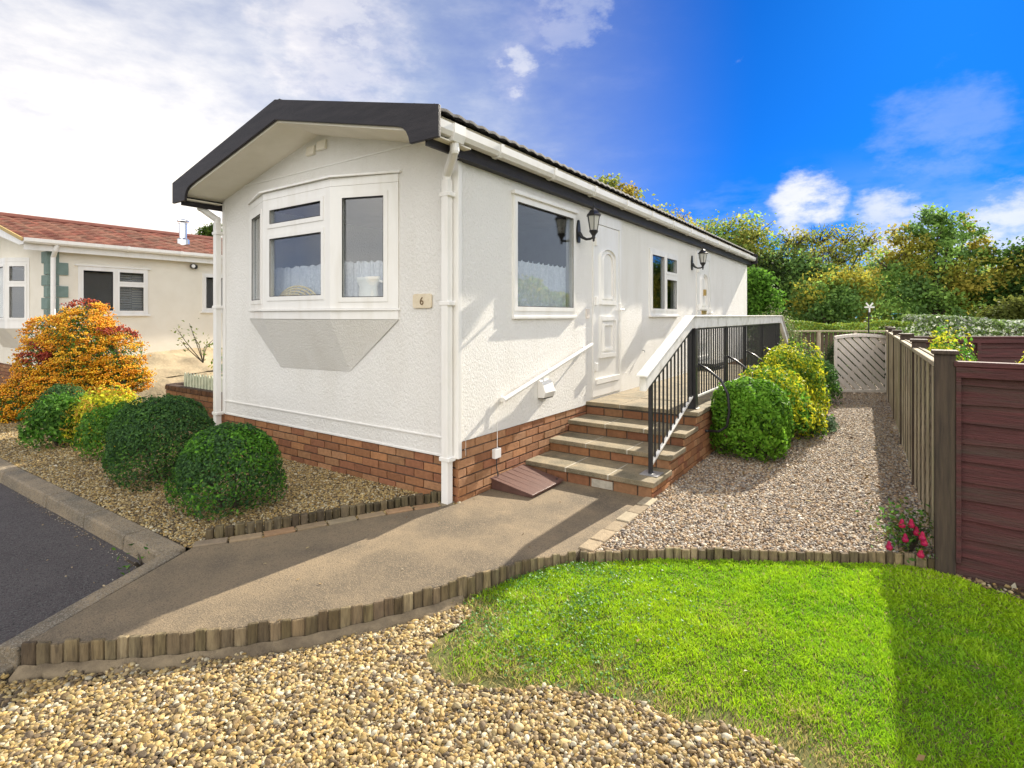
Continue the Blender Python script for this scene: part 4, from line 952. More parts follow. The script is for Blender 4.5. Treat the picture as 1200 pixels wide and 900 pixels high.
# wind spinner
c = at(1018,360,13.0)
t = thing('wind_spinner', (c.x,c.y,0), 'small white three armed wind spinner on a pole behind the gate', 'wind spinner')
mb = MB(); mb.tube([(c.x,c.y,0),(c.x,c.y,c.z-.02)], .014, 8); mb.tube([(c.x-.12*RT.x,c.y-.12*RT.y,c.z-.27),(c.x+.12*RT.x,c.y+.12*RT.y,c.z-.27)], .007, 6); mb.build('pole', m_iron, t)
mb = MB(); q = c-FW*.03
for a in (90-38, 90+38, 180, 0, 270):
    d = RT*math.cos(R(a))+Vector((0,0,1))*math.sin(R(a)); l_ = .13 if a in (52,128) else .12; mb.beam(q, q+d*l_, .035, .008, up=tuple(FW))
mb.build('vane', m_trim, t)

# ==================================================================== NEIGHBOUR'S HOME
NXW = -9.9
nb = thing('neighbour_home', (-12.9,5,0), 'cream bungalow style home with red tiled roof and steel flue', 'bungalow')
E2 = 2.78; nx0 = -16.0; nax = (NXW+nx0)/2; nsl = .25
nt_ = lambda x: 3.66-nsl*abs(x-nax)
NW = [(.45,1.64,1.55,2.48),(2.74,3.6,1.62,2.48)]
mb = MB(); mb.panel((NXW,0,0), UY, NX, 0, 11, .50, 2.83, .1, NW, ends=False)
mb.panel((0,0,0), UX, (0,-1,0), nx0, NXW, .50, 2.75, .1, [(-12.55,-11.0,1.4,2.6)], ends=False)
mb.add([(nx0,0,2.75),(NXW,0,2.75),(NXW,0,nt_(NXW)-.05),(nax,0,nt_(nax)-.05),(nx0,0,nt_(nx0)-.05)], [(0,1,2,3,4)])
mb.panel((nx0,0,0), UY, (-1,0,0), 0, 11, .5, 2.83, .1, ends=False); mb.panel((0,11,0), UX, (0,1,0), nx0, NXW, .5, 2.83, .1, ends=False)
mb.build('wall', m_nwall, nb)
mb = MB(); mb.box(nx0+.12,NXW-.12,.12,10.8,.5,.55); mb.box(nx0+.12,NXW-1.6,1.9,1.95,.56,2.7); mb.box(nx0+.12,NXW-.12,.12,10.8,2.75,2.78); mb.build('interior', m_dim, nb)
mb = MB(); bricks(mb, (0,.02,0), UX, (0,-1,0), nx0, NXW-.02, -.05, .495, seed=50, tint=.8); bricks(mb, (NXW-.02,0,0), UY, NX, .02, 4, -.05, .495, seed=51, tint=.8); s_ = mb.build('brick_skirt', m_brick, nb)
mb = MB(); mb.box(nx0+.1,NXW-.025,.028,10.9,-.1,.498); mb.build('mortar', m_mortar, s_)
def redcol(g, r, t): v = .7+.6*r; k = .85+.5*((r*7.3) % 1); return (.235*v, .092*v*k, .062*v*k)
tiles('roof_tiles', nb, nax, nt_(nax), nsl, 3.27, -.40, 11.3, 1, m_redtile, wave=.30, amp=.035, course=.32, colf=redcol)
tiles('roof_tiles', nb, nax, nt_(nax), nsl, 3.27, -.40, 11.3, -1, m_redtile, wave=.30, amp=.035, course=.32, colf=redcol)
mb = MB(); mb.tube([(nax,-.4,3.68),(nax,11.3,3.68)], .09, 10); mb.cur=(.22,.075,.05); mb.c=[(.2,.07,.05)]*len(mb.v); mb.build('ridge_tile', m_redtile, nb)
mb = MB(); xr, xl = NXW+.16, nx0-.16
mb.prism([(xr,-.38,2.80),(xr,-.38,nt_(xr)-.03),(nax,-.38,nt_(nax)-.03),(xl,-.38,nt_(xl)-.03),(xl,-.38,2.80),(xl+.25,-.38,2.80),(nax,-.38,nt_(nax)-.25),(xr-.25,-.38,2.80)], (0,11.6,0)); mb.build('roof', m_trim, nb)
mb = MB(); mb.prism([(xr+.02,-.395,nt_(xr)-.01),(nax,-.395,nt_(nax)-.01),(nax,-.395,nt_(nax)+.05),(xr+.02,-.395,nt_(xr)+.05)], (0,-.03,0)); mb.build('verge_trim', mat('ochre_trim', (.45,.32,.12), None, .6, 8), nb)
mb = MB(); gutter_run(mb, -.40, 11.2, xr+.002, 2.90); 
for y in (1.2,2.2,3.2): bracket(mb, y, xr+.002, 2.90)
mb.build('gutter', m_trim, nb)
mb = MB(); mb.box(xr-.005,xr+.001,-.38,11,2.70,2.84); mb.build('fascia', m_trim, nb)
mb = MB(); mb.tube([(xr+.05,.08,2.82),(xr+.02,.06,2.72),(NXW+.06,.06,2.60),(NXW+.06,.06,.5)], .04, 10); mb.build('downpipe', m_trim, nb)
for (z0,z1,long_) in ((2.50,2.72,0),(2.28,2.52,1),(2.08,2.28,0),(1.86,2.08,1),(1.64,1.86,0),(1.42,1.64,1),(1.2,1.42,0)):
    mb = MB(); l = .30 if long_ else .16; mb.box(NXW-.003,NXW+.022,-.022,l,z0+.004,z1-.004); mb.box(NXW-(.16 if long_ else .30),NXW-.004,-.022,.003,z0+.004,z1-.004); mb.build('quoin', m_quoin, nb, bevel=.005)
a,b,c,d = NW[0]; mu = 1.06
f = framed(nb, 'window', (NXW,0,0), UY, NX, a,b,c,d, [(a+.07,mu-.03,c+.06,d-.07),(mu+.06,b-.07,c+.06,2.12),(mu+.06,b-.07,2.20,d-.07)]); f['label'] = 'white three light window above the orange bush'
mb = MB(); mb.box(NXW,NXW+.05,a-.04,b+.04,c-.035,c); mb.build('sill', m_trim, f); mb = MB(); mb.box(NXW,NXW+.04,a-.05,b+.05,d,d+.025); mb.build('drip_head', m_trim, f)
mb = MB(); k = 0
for z in np.arange(c+.08,d-.08,.05): mb.box(NXW-.10,NXW-.095,mu+.04,b-.05,z,z+.035)
mb.build('blind', m_blind, f)
a,b,c,d = NW[1]; f = framed(nb, 'window', (NXW,0,0), UY, NX, a,b,c,d, [(a+.07,b-.07,c+.06,d-.07)]); mb = MB(); mb.box(NXW,NXW+.05,a-.04,b+.04,c-.035,c); mb.build('sill', m_trim, f)
# bow window on its gable
B0,B1,B2 = Vector((-10.95,-.01,0)),Vector((-11.35,-.28,0)),Vector((-12.8,-.28,0)); B3 = Vector((-13.2,-.01,0))
outline = [B0,B1,B2,B3]; bay = MB(); ring(1.27,1.40,.0,bay); nbw = bay.build('bow_window', m_trim, nb); bay = MB(); ring(2.58,2.66,.0,bay); bay.build('window_head', m_trim, nbw)
for A_,B_ in ((B1,B0),(B2,B1),(B3,B2)):
    u = (B_-A_).normalized(); n = Vector((u.y,-u.x,0)); L_ = (B_-A_).length
    framed(nbw, 'window_frame', A_, u, n, 0, L_, 1.402, 2.578, [(.08,L_-.08,1.47,2.10),(.08,L_-.08,2.19,2.50)] if L_ < 1 else [(.08,L_/2-.05,1.47,2.10),(.08,L_/2-.05,2.19,2.50),(L_/2+.05,L_-.08,1.47,2.50)], out=0)
mb = MB(); zt = Vector((0,0,1.268)); q1,q2 = Vector((-11.4,-.003,.85)),Vector((-12.75,-.003,.85)); mb.add([B0+zt,B1+zt,q1],[(0,1,2)]); mb.add([B1+zt,B2+zt,q2,q1],[(0,1,2,3)]); mb.add([B2+zt,B3+zt,q2],[(0,1,2)]); mb.build('bow_underside', m_nwall, nbw)
mb = MB(); cc = Vector((NXW+.02,2.52,2.62)); mb.tube([cc,cc+Vector((.10,-.02,.0))], [.05,.055], 12); mb.lathe(cc+Vector((.03,.06,-.01)), [(.01,-.05),(.04,-.03),(.045,.03),(.01,.05)], 10); sl = mb.build('security_light', m_iron, nb)
mb = MB(); mb.tube([cc+Vector((.1005,-.02,0)),cc+Vector((.108,-.02,0))], .040, 12); mb.build('lamp_lens', m_trim, sl)
fl = Vector((-11.2,2.92,0)); mb = MB(); mb.lathe((fl.x,fl.y,3.30), [(.14,-.15),(.14,.06),(.085,.10),(.085,.45),(.10,.45),(.10,.47),(.03,.48)], 14); mb.lathe((fl.x,fl.y,3.80), [(.02,-.02),(.13,.0),(.13,.03),(.02,.07)], 14)
mb.build('flue', m_steel, nb)

# bank between the homes, planter wall, picket edging
g = np.random.default_rng(9); V=[];F=[];ny, nx_ = 60, 40
def bank_h(s, y): return 0
mbk = thing('rock_bank', (-8.7,2.2,0), 'pale sandstone coloured bank with a cracked ledge below the cream home', 'rock bank')
def rock_course(x0, x1, z0, z1, y0, y1, seed, ztaper):
    V=[];F=[]; nu, nv = 70, 16
    for i in range(nu+1):
        y = y0+(y1-y0)*i/nu
        for j in range(nv+1):
            t = j/nv; x = x0+(x1-x0)*t; z = z0+(z1-z0)*(t**ztaper)
            e = (vnoise([x*1+seed],[y],2.2,seed)[0]-.5)*.14+(vnoise([x+seed],[y],7,seed+1)[0]-.5)*.05
            V.append((x+e*.6,y,z+e*.6+.06*math.sin(y*1.1+seed)))
    for i in range(nu):
        for j in range(nv): b_ = i*(nv+1)+j; F.append((b_,b_+nv+1,b_+nv+2,b_+1))
    return np.array(V), np.array(F)
V,F = rock_course(-8.05,-8.45,-.05,.40,-.6,6,3,.55); npmesh('lower_ledge', V, F, m_rock, mbk, origin=wloc(mbk), smooth=True)
V,F = rock_course(-8.40,-9.93,.34,.72,-.3,6,5,.7); npmesh('upper_ledge', V, F, m_rock, mbk, origin=wloc(mbk), smooth=True)
pw = thing('planter_wall', (-4.9,.42,0), 'low curved brick planter wall beside the white home', 'planter')
mb = MB(); bricks(mb, (0,.35,0), UX, (0,-1,0), -5.95, -3.72, -.02, .425, seed=61, tint=.62); bricks(mb, (-6.02,0,0), UY, (-1,0,0), .45, 2.2, -.02, .425, seed=62, tint=.62); bwall = mb.build('brick_wall', m_brick, pw)
mb = MB(); mb.box(-6.0,-3.72,.356,.46,-.05,.43); mb.box(-6.01,-5.9,.462,2.2,-.05,.43); mb.build('mortar', m_mortar, bwall)
mb = MB(); bricks(mb, (0,.335,0), UX, (0,-1,0), -5.95, -3.72, .432, .50, ch=.066, bl=.11, seed=63, tint=.3)
for k in range(5):
    a0, a1 = R(180+18*k), R(180+18*(k+1)); mb.cur=(.09,.06,.045)
    pts = [(-5.93+.12*math.cos(a), .47+.14*math.sin(a)) for a in (a0,a1)]; mb.prism([(-5.93,.47,.432),(*pts[0],.432),(*pts[1],.432)], (0,0,.066))
mb.box(-6.06,-5.93,.48,2.2,.432,.498); mb.box(-5.93,-3.72,.34,.46,.432,.494); mb.build('coping', m_brick, pw)
pf = thing('picket_edging', (-4.7,.42,.5), 'small cream picket edging standing on the brick planter wall', 'picket fence'); x = -5.55
while x < -3.75:
    mb = MB(); mb.prism([(x,.405,.497),(x+.055,.405,.497),(x+.055,.405,.66),(x+.0275,.405,.70),(x,.405,.66)], (0,.014,0)); mb.build('picket', m_picket, pf); x += .085
mb = MB(); mb.box(-5.56,-3.74,.42,.432,.54,.565); mb.box(-5.56,-3.74,.42,.432,.61,.632); mb.build('rail', m_picket, pf)

# ------------------------------------------------------------------ shrubs
shrub('round_shrub', 'dark green clipped dome shrub, the taller one beside the kerb', 'shrub', (-2.70,-1.05,0), .435,.43,.76, 17000, .029, DARKG, MIDG, .035, 2.2, 2, .14, .74)
shrub('round_shrub', 'clipped round shrub with fresh green tips nearest the path', 'shrub', (-1.44,-1.10,0), .365,.37,.65, 12500, .030, DARKG, BRIGHTG, .03, 2.3, 3, .34, .74)
shrub('small_shrub', 'small mid green shrub behind the tall clipped dome', 'shrub', (-4.02,-.98,0), .33,.32,.56, 5200, .036, MIDG, BRIGHTG, .08, 2.3, 4, .35)
shrub('yellow_shrub', 'yellow leaved shrub in the middle of the front bed', 'shrub', (-4.72,-.82,0), .40,.36,.62, 5200, .04, YELL, [(.50,.36,.05),(.48,.27,.04)], .12, 2.2, 5, .30)
shrub('leafy_shrub', 'loose bright green leafy shrub at the left of the bed', 'shrub', (-5.15,-1.12,0), .33,.33,.56, 3600, .055, BRIGHTG, MIDG, .15, 2.1, 6, .45)
shrub('dark_shrub', 'small dark rounded shrub half hidden behind the leafy green one', 'shrub', (-5.75,-.95,0), .30,.30,.64, 3600, .035, DARKG, None, .06, 2.3, 7)
shrub('green_shrub', 'dense glossy green shrub against the terrace wall, nearest the steps', 'shrub', (1.63,2.98,0), .38,.40,.80, 11000, .048, MIDG, [(.16,.36,.03),(.22,.43,.04)], .05, 3.0, 8, .55, .70)
shrub('yellow_shrub', 'small yellow bush tucked behind the dense green terrace shrub', 'shrub', (1.66,3.95,0), .44,.42,.86, 5200, .05, YELL, BRIGHTG, .13, 2.2, 9, .22)
shrub('yellow_shrub', 'big lime yellow bush halfway along the terrace', 'shrub', (1.72,5.15,0), .46,.58,1.04, 8500, .055, YELL, [(.16,.28,.03),(.10,.22,.03)], .13, 2.2, 10, .26)
shrub('yellow_shrub', 'low yellow green clump at the edge of the side gravel', 'shrub', (2.02,4.35,0), .20,.22,.42, 1300, .05, YELL, MIDG, .12, 2.2, 12, .4)
shrub('green_shrub', 'dark green bush near the far end of the terrace', 'shrub', (1.80,7.35,0), .38,.42,.78, 4200, .055, MIDG, DARKG, .1, 2.3, 13, .35)
shrub('ground_cover_plant', 'low grey green plant at the foot of the big lime bush', 'plant', (2.12,5.0,0), .20,.3,.16, 900, .05, [(.10,.17,.09),(.13,.20,.11)], None, .15, 2.1, 14, stems=False)
shrub('yellow_shrub', 'yellow shrub leaning over the side fence', 'shrub', (3.42,4.5,.0), .24,.50,1.30, 3200, .05, YELL, BRIGHTG, .15, 2.1, 15, .3)
shrub('yellow_shrub', 'yellow shrub peeping above the maroon panel', 'shrub', (4.15,3.1,.0), .45,.28,1.205, 2600, .05, YELL, MIDG, .12, 2.1, 16, .25)
shrub('bright_bush', 'bright green bush in the planter behind the picket edging', 'shrub', (-5.15,1.15,.3), .55,.4,.72, 4200, .05, BRIGHTG, YELL, .16, 2.1, 17, .35)

# orange firethorn
def blobcloud(n, blobs, g, shell=.5):
    P=[];D=[]; wts = np.array([b[3]*b[4]*b[5] for b in blobs])**.67; wts /= wts.sum(); ks = g.choice(len(blobs), n, p=wts); B = np.array(blobs)[ks]
    d = g.normal(size=(n,3)); d /= np.linalg.norm(d,axis=1)[:,None]; r = 1-(1-shell)*g.random(n)**1.8
    return B[:,:3]+d*r[:,None]*B[:,3:6], d, ks
g = np.random.default_rng(77); pc = (-7.25,-.35,0)
fth = thing('firethorn', pc, 'firethorn bush smothered in orange and red berries', 'shrub')
FB = []
for px,py,r,Y in ((95,395,46,8.2),(55,415,36,8.1),(135,405,36,8.4),(100,372,34,8.3),(60,385,30,8.3),(150,425,20,8.5),(85,440,44,8.1),(40,452,26,8.0),(120,455,34,8.2),(20,468,24,7.9),(75,470,40,8.0),(128,478,26,8.0),(5,480,24,7.8),(160,432,16,8.5)):
    p = at(px,py+(13 if py < 440 else 4),Y); rr = r*.94/636*Y; FB.append((p.x,p.y,max(p.z,rr*.7),rr,rr*.8,rr))
P,D,ks = blobcloud(15000, FB, g); P[:,2] = np.abs(P[:,2]); C = pick(MIDG+DARKG, len(P), g); N_ = D+g.normal(0,.6,D.shape); N_ /= np.linalg.norm(N_,axis=1)[:,None]
V,F,CC = leaf_quads(P, N_, .038*g.uniform(.7,1.3,len(P)), C, g); npmesh('crown', V, F, m_leaf, fth, CC, origin=pc)
ncl = 2700; P,D,ks = blobcloud(ncl, FB, g, .9); P[:,2] = np.abs(P[:,2])+.02
rel = (P-np.array(pc))@np.array(RT); f = vnoise(rel+3, P[:,2]+1, 2.6, 6)+ .30*np.clip(-(rel+.55)*1.5,0,1) + .22*np.clip(P[:,2]-1.35,0,1)*2
red = f > .78; dark = (g.random(ncl) < .06)
cc = np.where(red[:,None], pick([(.38,.045,.018),(.48,.09,.02),(.26,.03,.02)],ncl,g,.2), pick([(.80,.36,.012),(.84,.45,.018),(.72,.28,.012),(.85,.52,.03)],ncl,g,.12)); 
m8 = 13; PB = np.repeat(P,m8,0)+g.normal(0,.027,(ncl*m8,3))*np.array([1.4,1.4,.5])+np.repeat(D,m8,0)*.012
oc = np.array([(1,0,0),(-1,0,0),(0,1,0),(0,-1,0),(0,0,1),(0,0,-1)])*.0125; of = np.array([(0,2,4),(2,1,4),(1,3,4),(3,0,4),(2,0,5),(1,2,5),(3,1,5),(0,3,5)])
V = (PB[:,None,:]+oc[None]*g.uniform(.7,1.25,len(PB))[:,None,None]).reshape(-1,3); F = (of[None]+(np.arange(len(PB))*6)[:,None,None]).reshape(-1,3)
bo = npmesh('berries', V, F, m_berry, fth, np.repeat(np.repeat(cc,m8,0)*g.uniform(.8,1.2,len(PB))[:,None],6,0), smooth=True, origin=pc)
mb = MB(); b0 = Vector((-6.75,.05,0)); mb.tube([b0,b0+Vector((.02,.02,.3)),b0+Vector((-.03,.05,.62)),b0+Vector((-.3,0,1.0)),b0+Vector((-.55,-.1,1.3))], [.09,.075,.07,.045,.02], 10)
mb.tube([Vector(pc),Vector(pc)+Vector((0,0,.6)),Vector(pc)+Vector((-.2,0,1.2))], [.06,.045,.02], 8); mb.build('trunk', m_bark, fth)

# sparse plant by the cream wall
def sparse(name, label, base, tips, leaf, pal, seed, nl=14):
    g = np.random.default_rng(seed); t = thing(name, tuple(base), label, 'plant'); mb = MB(); PP=[]
    for tp in tips:
        tp = Vector(tp); m_ = Vector(base).lerp(tp,.5)+Vector((g.normal(0,.03),g.normal(0,.03),.05)); mb.tube([base,m_,tp], [.008,.006,.003], 6)
        for k in range(nl): f = g.uniform(.45,1.05); q = (m_.lerp(tp,(f-.5)*2) if f > .5 else Vector(base).lerp(m_,f*2)); PP.append(np.array(q)+g.normal(0,.05,3))
    mb.build('stem', m_bark, t); PP = np.array(PP); N_ = g.normal(size=PP.shape); N_ /= np.linalg.norm(N_,axis=1)[:,None]
    V,F,CC = leaf_quads(PP, N_, leaf*g.uniform(.7,1.3,len(PP)), pick(pal,len(PP),g), g); npmesh('leaves', V, F, m_leaf, t, CC, origin=tuple(base)); return t
bb = at(238,425,8.2)
sparse('sparse_shrub', 'thin twiggy plant with few leaves against the cream wall', bb, [at(207,385,8.2),at(222,379,8.2),at(212,400,8.2),at(226,392,8.3),at(250,398,8.2),at(243,405,8.0)], .05, [(.22,.26,.06),(.16,.22,.05),(.30,.30,.10)], 3)
sparse('kerb_weed', 'tiny green weed growing in the corner of the kerb', (-1.02,-1.86,-.10), [(-1.05,-1.95,-.02),(-.98,-1.9,-.03),(-1.1,-1.88,-.02),(-1.0,-1.97,-.05)], .035, MIDG, 5, 5)
# fuchsia by the corner post
fu = thing('fuchsia', (2.98,.98,0), 'fuchsia with red drooping flowers at the foot of the corner post', 'plant')
g = np.random.default_rng(5); n_ = 520; P = g.normal(0,1,(n_,3))*np.array([.085,.075,.08])+np.array([2.97,.97,.13]); P[:,2] = np.clip(P[:,2],.0,.30); N_ = g.normal(size=P.shape)+np.array([0,0,1.2]); N_ /= np.linalg.norm(N_,axis=1)[:,None]
V,F,CC = leaf_quads(P, N_, .034*g.uniform(.7,1.3,n_), pick(MIDG+[(.18,.17,.05)],n_,g), g); npmesh('leaves', V, F, m_leaf, fu, CC, origin=(2.98,.98,0))
mb = MB()
for k in range(8): a = k*.8; mb.tube([(2.99,.98,0),(2.98+.08*math.cos(a),.97+.08*math.sin(a),.17),(2.97+.16*math.cos(a),.96+.15*math.sin(a),.19)], [.005,.004,.002], 5)
mb.build('stem', m_bark, fu)
for px,py in ((1057,613),(1068,613),(1061,630),(1081,628),(1042,639),(1079,648),(1083,634),(1074,622)):
    c = at(px,py,3.42 if px < 1075 else 3.32); mb = MB(); mb.lathe(c, [(.002,.028),(.010,.018),(.012,.004),(.020,-.012),(.016,-.026),(.003,-.016)], 8); mb.build('flower', m_petal, fu)

# ------------------------------------------------------------------ trees
def tree(name, label, base, th, blobs, n, leaf, pal, seed, clumps=70, tip=None, cat='tree', group=None, trunk_r=.14, spread=.28, twigs=0):
    g = np.random.default_rng(seed); base = Vector(base); t = thing(name, tuple(base), label, cat, group); rr = random.Random(seed)
    mb = MB(); topc = Vector(np.mean([b[:3] for b in blobs], 0).tolist()); tt = base+Vector((0,0,th)); tt.x += (topc.x-base.x)*.4; tt.y += (topc.y-base.y)*.4
    mb.tube([base, base.lerp(tt,.5)+Vector((rr.uniform(-.1,.1),rr.uniform(-.1,.1),0)), tt], [trunk_r,trunk_r*.8,trunk_r*.65], 8)
    for b in blobs:
        for k in range(3):
            c = Vector(b[:3])+Vector((rr.uniform(-.5,.5)*b[3],rr.uniform(-.5,.5)*b[4],rr.uniform(-.2,.6)*b[5])); mb.tube([tt-Vector((0,0,rr.uniform(0,th*.3))), tt.lerp(c,.5)+Vector((0,0,-.1)), c], [trunk_r*.4,trunk_r*.25,trunk_r*.07], 5)
    for k in range(twigs):
        b = blobs[rr.randrange(len(blobs))]; d = Vector((rr.uniform(-1,1),rr.uniform(-1,1),rr.uniform(.3,1))).normalized(); c = Vector(b[:3]); e = c+Vector((d.x*b[3],d.y*b[4],d.z*b[5]))*rr.uniform(.9,1.25); mb.tube([c,c.lerp(e,.6)+Vector((rr.uniform(-.1,.1),rr.uniform(-.1,.1),.05)),e], [.03,.016,.006], 4)
    mb.build('trunk', m_bark, t)
    nc = clumps*len(blobs); CP, D, ks = blobcloud(nc, blobs, g, .25); R_ = np.array(blobs)[ks][:,3:6].mean(1)
    i = g.integers(0, nc, n); P = CP[i]+g.normal(0,1,(n,3))*(R_[i]*spread)[:,None]*np.array([1,1,.7]); P[:,2] = np.maximum(P[:,2], .05)
    N_ = D[i]*.5+g.normal(0,.8,(n,3))+np.array([0,0,.5]); N_ /= np.linalg.norm(N_,axis=1)[:,None]
    cc = pick(pal, nc, g, .2)
    if tip is not None:
        k = vnoise(CP[:,0]+CP[:,1], CP[:,2], .9, seed) > .58; cc[k] = pick(tip, int(k.sum()), g)
    C = cc[i]*g.uniform(.75,1.25,n)[:,None]
    V,F,CC = leaf_quads(P, N_, leaf*g.uniform(.6,1.4,n), C, g, aspect=.7); npmesh('crown', V, F, m_conif, t, CC, origin=tuple(base)); return t
def pblobs(lst, Y, dz=1.0):
    o = []
    for e in lst:
        px,py,r = e[:3]; dY = e[3] if len(e) > 3 else 0; p = at(px,py,Y+dY); rr = r/636*(Y+dY); o.append((p.x,p.y,p.z,rr,rr,rr*dz))
    return o
def gbase(px, Y): p = at(px, 370, Y); return (p.x, p.y, -.1)
OLIVE = [(.275,.340,.072),(.373,.404,.085),(.210,.275,.072),(.454,.422,.098)]
AUT = [(.440,.418,.077),(.484,.407,.077),(.352,.363,.066)]
FARG = [(.208,.361,.089),(.295,.468,.104),(.155,.276,.083)]
GRP = 'trees beyond the end fence'
tree('tree', 'olive green tree rising behind the far end of the white home', gbase(850,27), 2.2, pblobs([(820,285,26),(850,275,28),(880,282,28),(858,310,36),(900,315,34),(830,318,30),(885,340,30)],27), 14000, .16, OLIVE, 31, tip=FARG, group=GRP, twigs=30)
tree('tree', 'brownish half bare tree between the olive tree and the tall one', gbase(975,27), 2.2, pblobs([(930,290,24),(960,288,24),(990,285,22),(1015,290,20),(950,312,30),(985,310,30)],27), 5000, .13, OLIVE, 32, tip=AUT, group=GRP, clumps=34, spread=.24, twigs=130)
tree('tree', 'dark leafy tree low down in front of the half bare tree', gbase(925,25), 1.5, pblobs([(915,325,30),(945,330,30),(900,350,30),(935,355,30)],25), 11000, .16, FARG, 33, tip=[(.04,.065,.02)], group=GRP)
tree('tree', 'golden yellow bush like tree left of the tallest tree', gbase(970,22), 1.0, pblobs([(960,345,24),(985,350,26),(1000,338,22),(950,362,22),(985,368,26)],22), 9000, .13, [(.46,.40,.05),(.36,.34,.05),(.27,.29,.05)], 34, tip=FARG, group=GRP)
tree('tree', 'tallest tree with a broad green crown turning brown', gbase(1095,24), 2.0, pblobs([(1085,262,20),(1110,262,20),(1060,290,24),(1095,290,30),(1130,285,22),(1150,300,18),(1045,318,28),(1085,325,36),(1130,325,32),(1060,352,34),(1110,355,36),(1150,350,26)],24), 17000, .15, FARG, 35, tip=AUT, group=GRP, clumps=30, spread=.20, twigs=60)
tree('tree', 'fresh green tree cut off by the right edge of the view', gbase(1195,23), 1.8, pblobs([(1190,310,24),(1205,330,30),(1180,345,26),(1215,305,26)],23), 9000, .15, [(.065,.135,.028),(.09,.17,.03),(.05,.10,.026)], 36, tip=AUT, group=GRP)
tree('tree', 'golden topped tree showing just above the white home roof', gbase(725,24), 2.6, pblobs([(715,222,16),(700,226,14),(735,232,14),(725,255,26),(760,265,24),(795,272,22)],24), 9000, .14, [(.46,.38,.07),(.36,.31,.06),(.40,.30,.06)], 37, tip=OLIVE, group=GRP, twigs=30)
tree('tree', 'young bright green tree just behind the end of the white home', gbase(890,15.5), .8, pblobs([(886,330,15),(892,350,18),(882,362,16)],15.5), 6000, .10, [(.11,.25,.03),(.15,.31,.04),(.08,.18,.028)], 38, group=GRP, trunk_r=.06)
tree('tree', 'leafy green tree behind the cream home flue', gbase(246,24), 1.5, pblobs([(246,275,10),(252,268,7),(240,285,12)],24), 2600, .12, [(.09,.15,.03),(.12,.19,.03)], 39, trunk_r=.08, twigs=16)
for i,(px,Y,lab) in enumerate(((1290,24,'green tree outside the right of the view'),(1010,36,'hazy grey green tree far behind the golden bush'),(1130,34,'hazy tree far behind the tallest tree'),(905,36,'hazy tree far behind the dark leafy tree'))):
    tree('tree', lab, gbase(px,Y), 1.8, pblobs([(px-25,330,26),(px+20,325,28),(px,345,30),(px-40,355,24),(px+45,352,26)],Y), 7000, .2, FARG, 40+i, tip=OLIVE)
g = np.random.default_rng(4); n_ = 42000; th_ = g.uniform(-62,62,n_); dd_ = g.uniform(37,44,n_)
P = np.stack([CAM[0]+dd_*(FW.x*np.cos(R(1)*th_)+RT.x*np.sin(R(1)*th_)), CAM[1]+dd_*(FW.y*np.cos(R(1)*th_)+RT.y*np.sin(R(1)*th_)), np.zeros(n_)],1)
P[:,2] = g.random(n_)**.8*(2.6+2.2*vnoise(th_+70,dd_*0,.16,3)+1.2*vnoise(th_+70,dd_*0,.7,5)); keep = (th_ > -14); P = P[keep]
N_ = g.normal(size=P.shape)+np.array([0,0,.4]); N_ /= np.linalg.norm(N_,axis=1)[:,None]
V,F,CC = leaf_quads(P, N_, .34*g.uniform(.6,1.4,len(P)), pick(FARG+OLIVE,len(P),g), g, aspect=.7); tag(npmesh('far_thicket',V,F,m_conif,None,CC), kind='stuff')
# hedges
def hedge(name, label, A, B, wid, z0, z1, n, leaf, pal, tip, seed, tipz=.7):
    g = np.random.default_rng(seed); A, B = Vector(A), Vector(B); u = (B-A); L_ = u.length; u = u/L_; nn = Vector((u.y,-u.x,0)); mid = (A+B)/2; o = (mid.x,mid.y,z0); t = thing(name, o, label, 'hedge')
    s = g.random(n)*L_; face = g.random(n); top_ = face < .45; a = g.uniform(-1,1,n)*wid/2; z = np.where(top_, z1-.08*g.random(n)**2, z0+(z1-z0)*g.random(n)); a = np.where(top_, a, np.sign(a)*wid/2*(1-.25*g.random(n)**2))
    z += .05*np.sin(s*2.1+seed)*(z-z0)/(z1-z0)+(vnoise(s,a,3,seed)-.5)*.12*(z-z0)/(z1-z0)
    P = np.array(A)[None,:]*np.array([1,1,0])+s[:,None]*np.array(u)+a[:,None]*np.array(nn); P[:,2] = z
    N_ = g.normal(size=(n,3))+np.where(top_[:,None],np.array([0,0,1.2]),np.sign(a)[:,None]*np.array(nn)*1.2); N_ /= np.linalg.norm(N_,axis=1)[:,None]
    C = pick(pal,n,g); k = ((z-z0)/(z1-z0) > tipz) & (g.random(n) < .7); C[k] = pick(tip,int(k.sum()),g)
    V,F,CC = leaf_quads(P, N_, leaf*g.uniform(.6,1.3,n), C, g); npmesh('crown', V, F, m_leaf, t, CC, origin=o)
    mb = MB()
    for k in range(int(L_/.6)): p = A+u*(k*.6+.3); mb.tube([(p.x,p.y,-.1),(p.x+.05,p.y,z0*.5+z1*.4),(p.x,p.y+.05,z1*.85)], [.03,.02,.01], 5)
    mb.build('stem', m_bark, t); return t
hedge('hedge', 'clipped hedge with a yellow green top behind the timber fence', at(900,370,15.3), at(1060,370,15.6), .9, .0, 1.30, 11000, .07, FARG, [(.22,.30,.04),(.28,.33,.04)], 51, .82)
hedge('flowering_hedge', 'loose pale flowering hedge above the back maroon fence', at(1065,370,10.6), at(1330,370,9.2), 1.5, .1, 1.46, 10000, .08, [(.12,.18,.06),(.16,.22,.08)], [(.55,.58,.52),(.42,.48,.38),(.20,.30,.09),(.16,.24,.07)], 52, .72)
tree('bush', 'olive bush rising behind the pale flowering hedge', gbase(1185,15), .8, pblobs([(1170,372,14),(1195,362,16),(1220,360,18)],15), 4500, .09, [(.16,.18,.04),(.12,.15,.035)], 54, trunk_r=.05, cat='shrub')
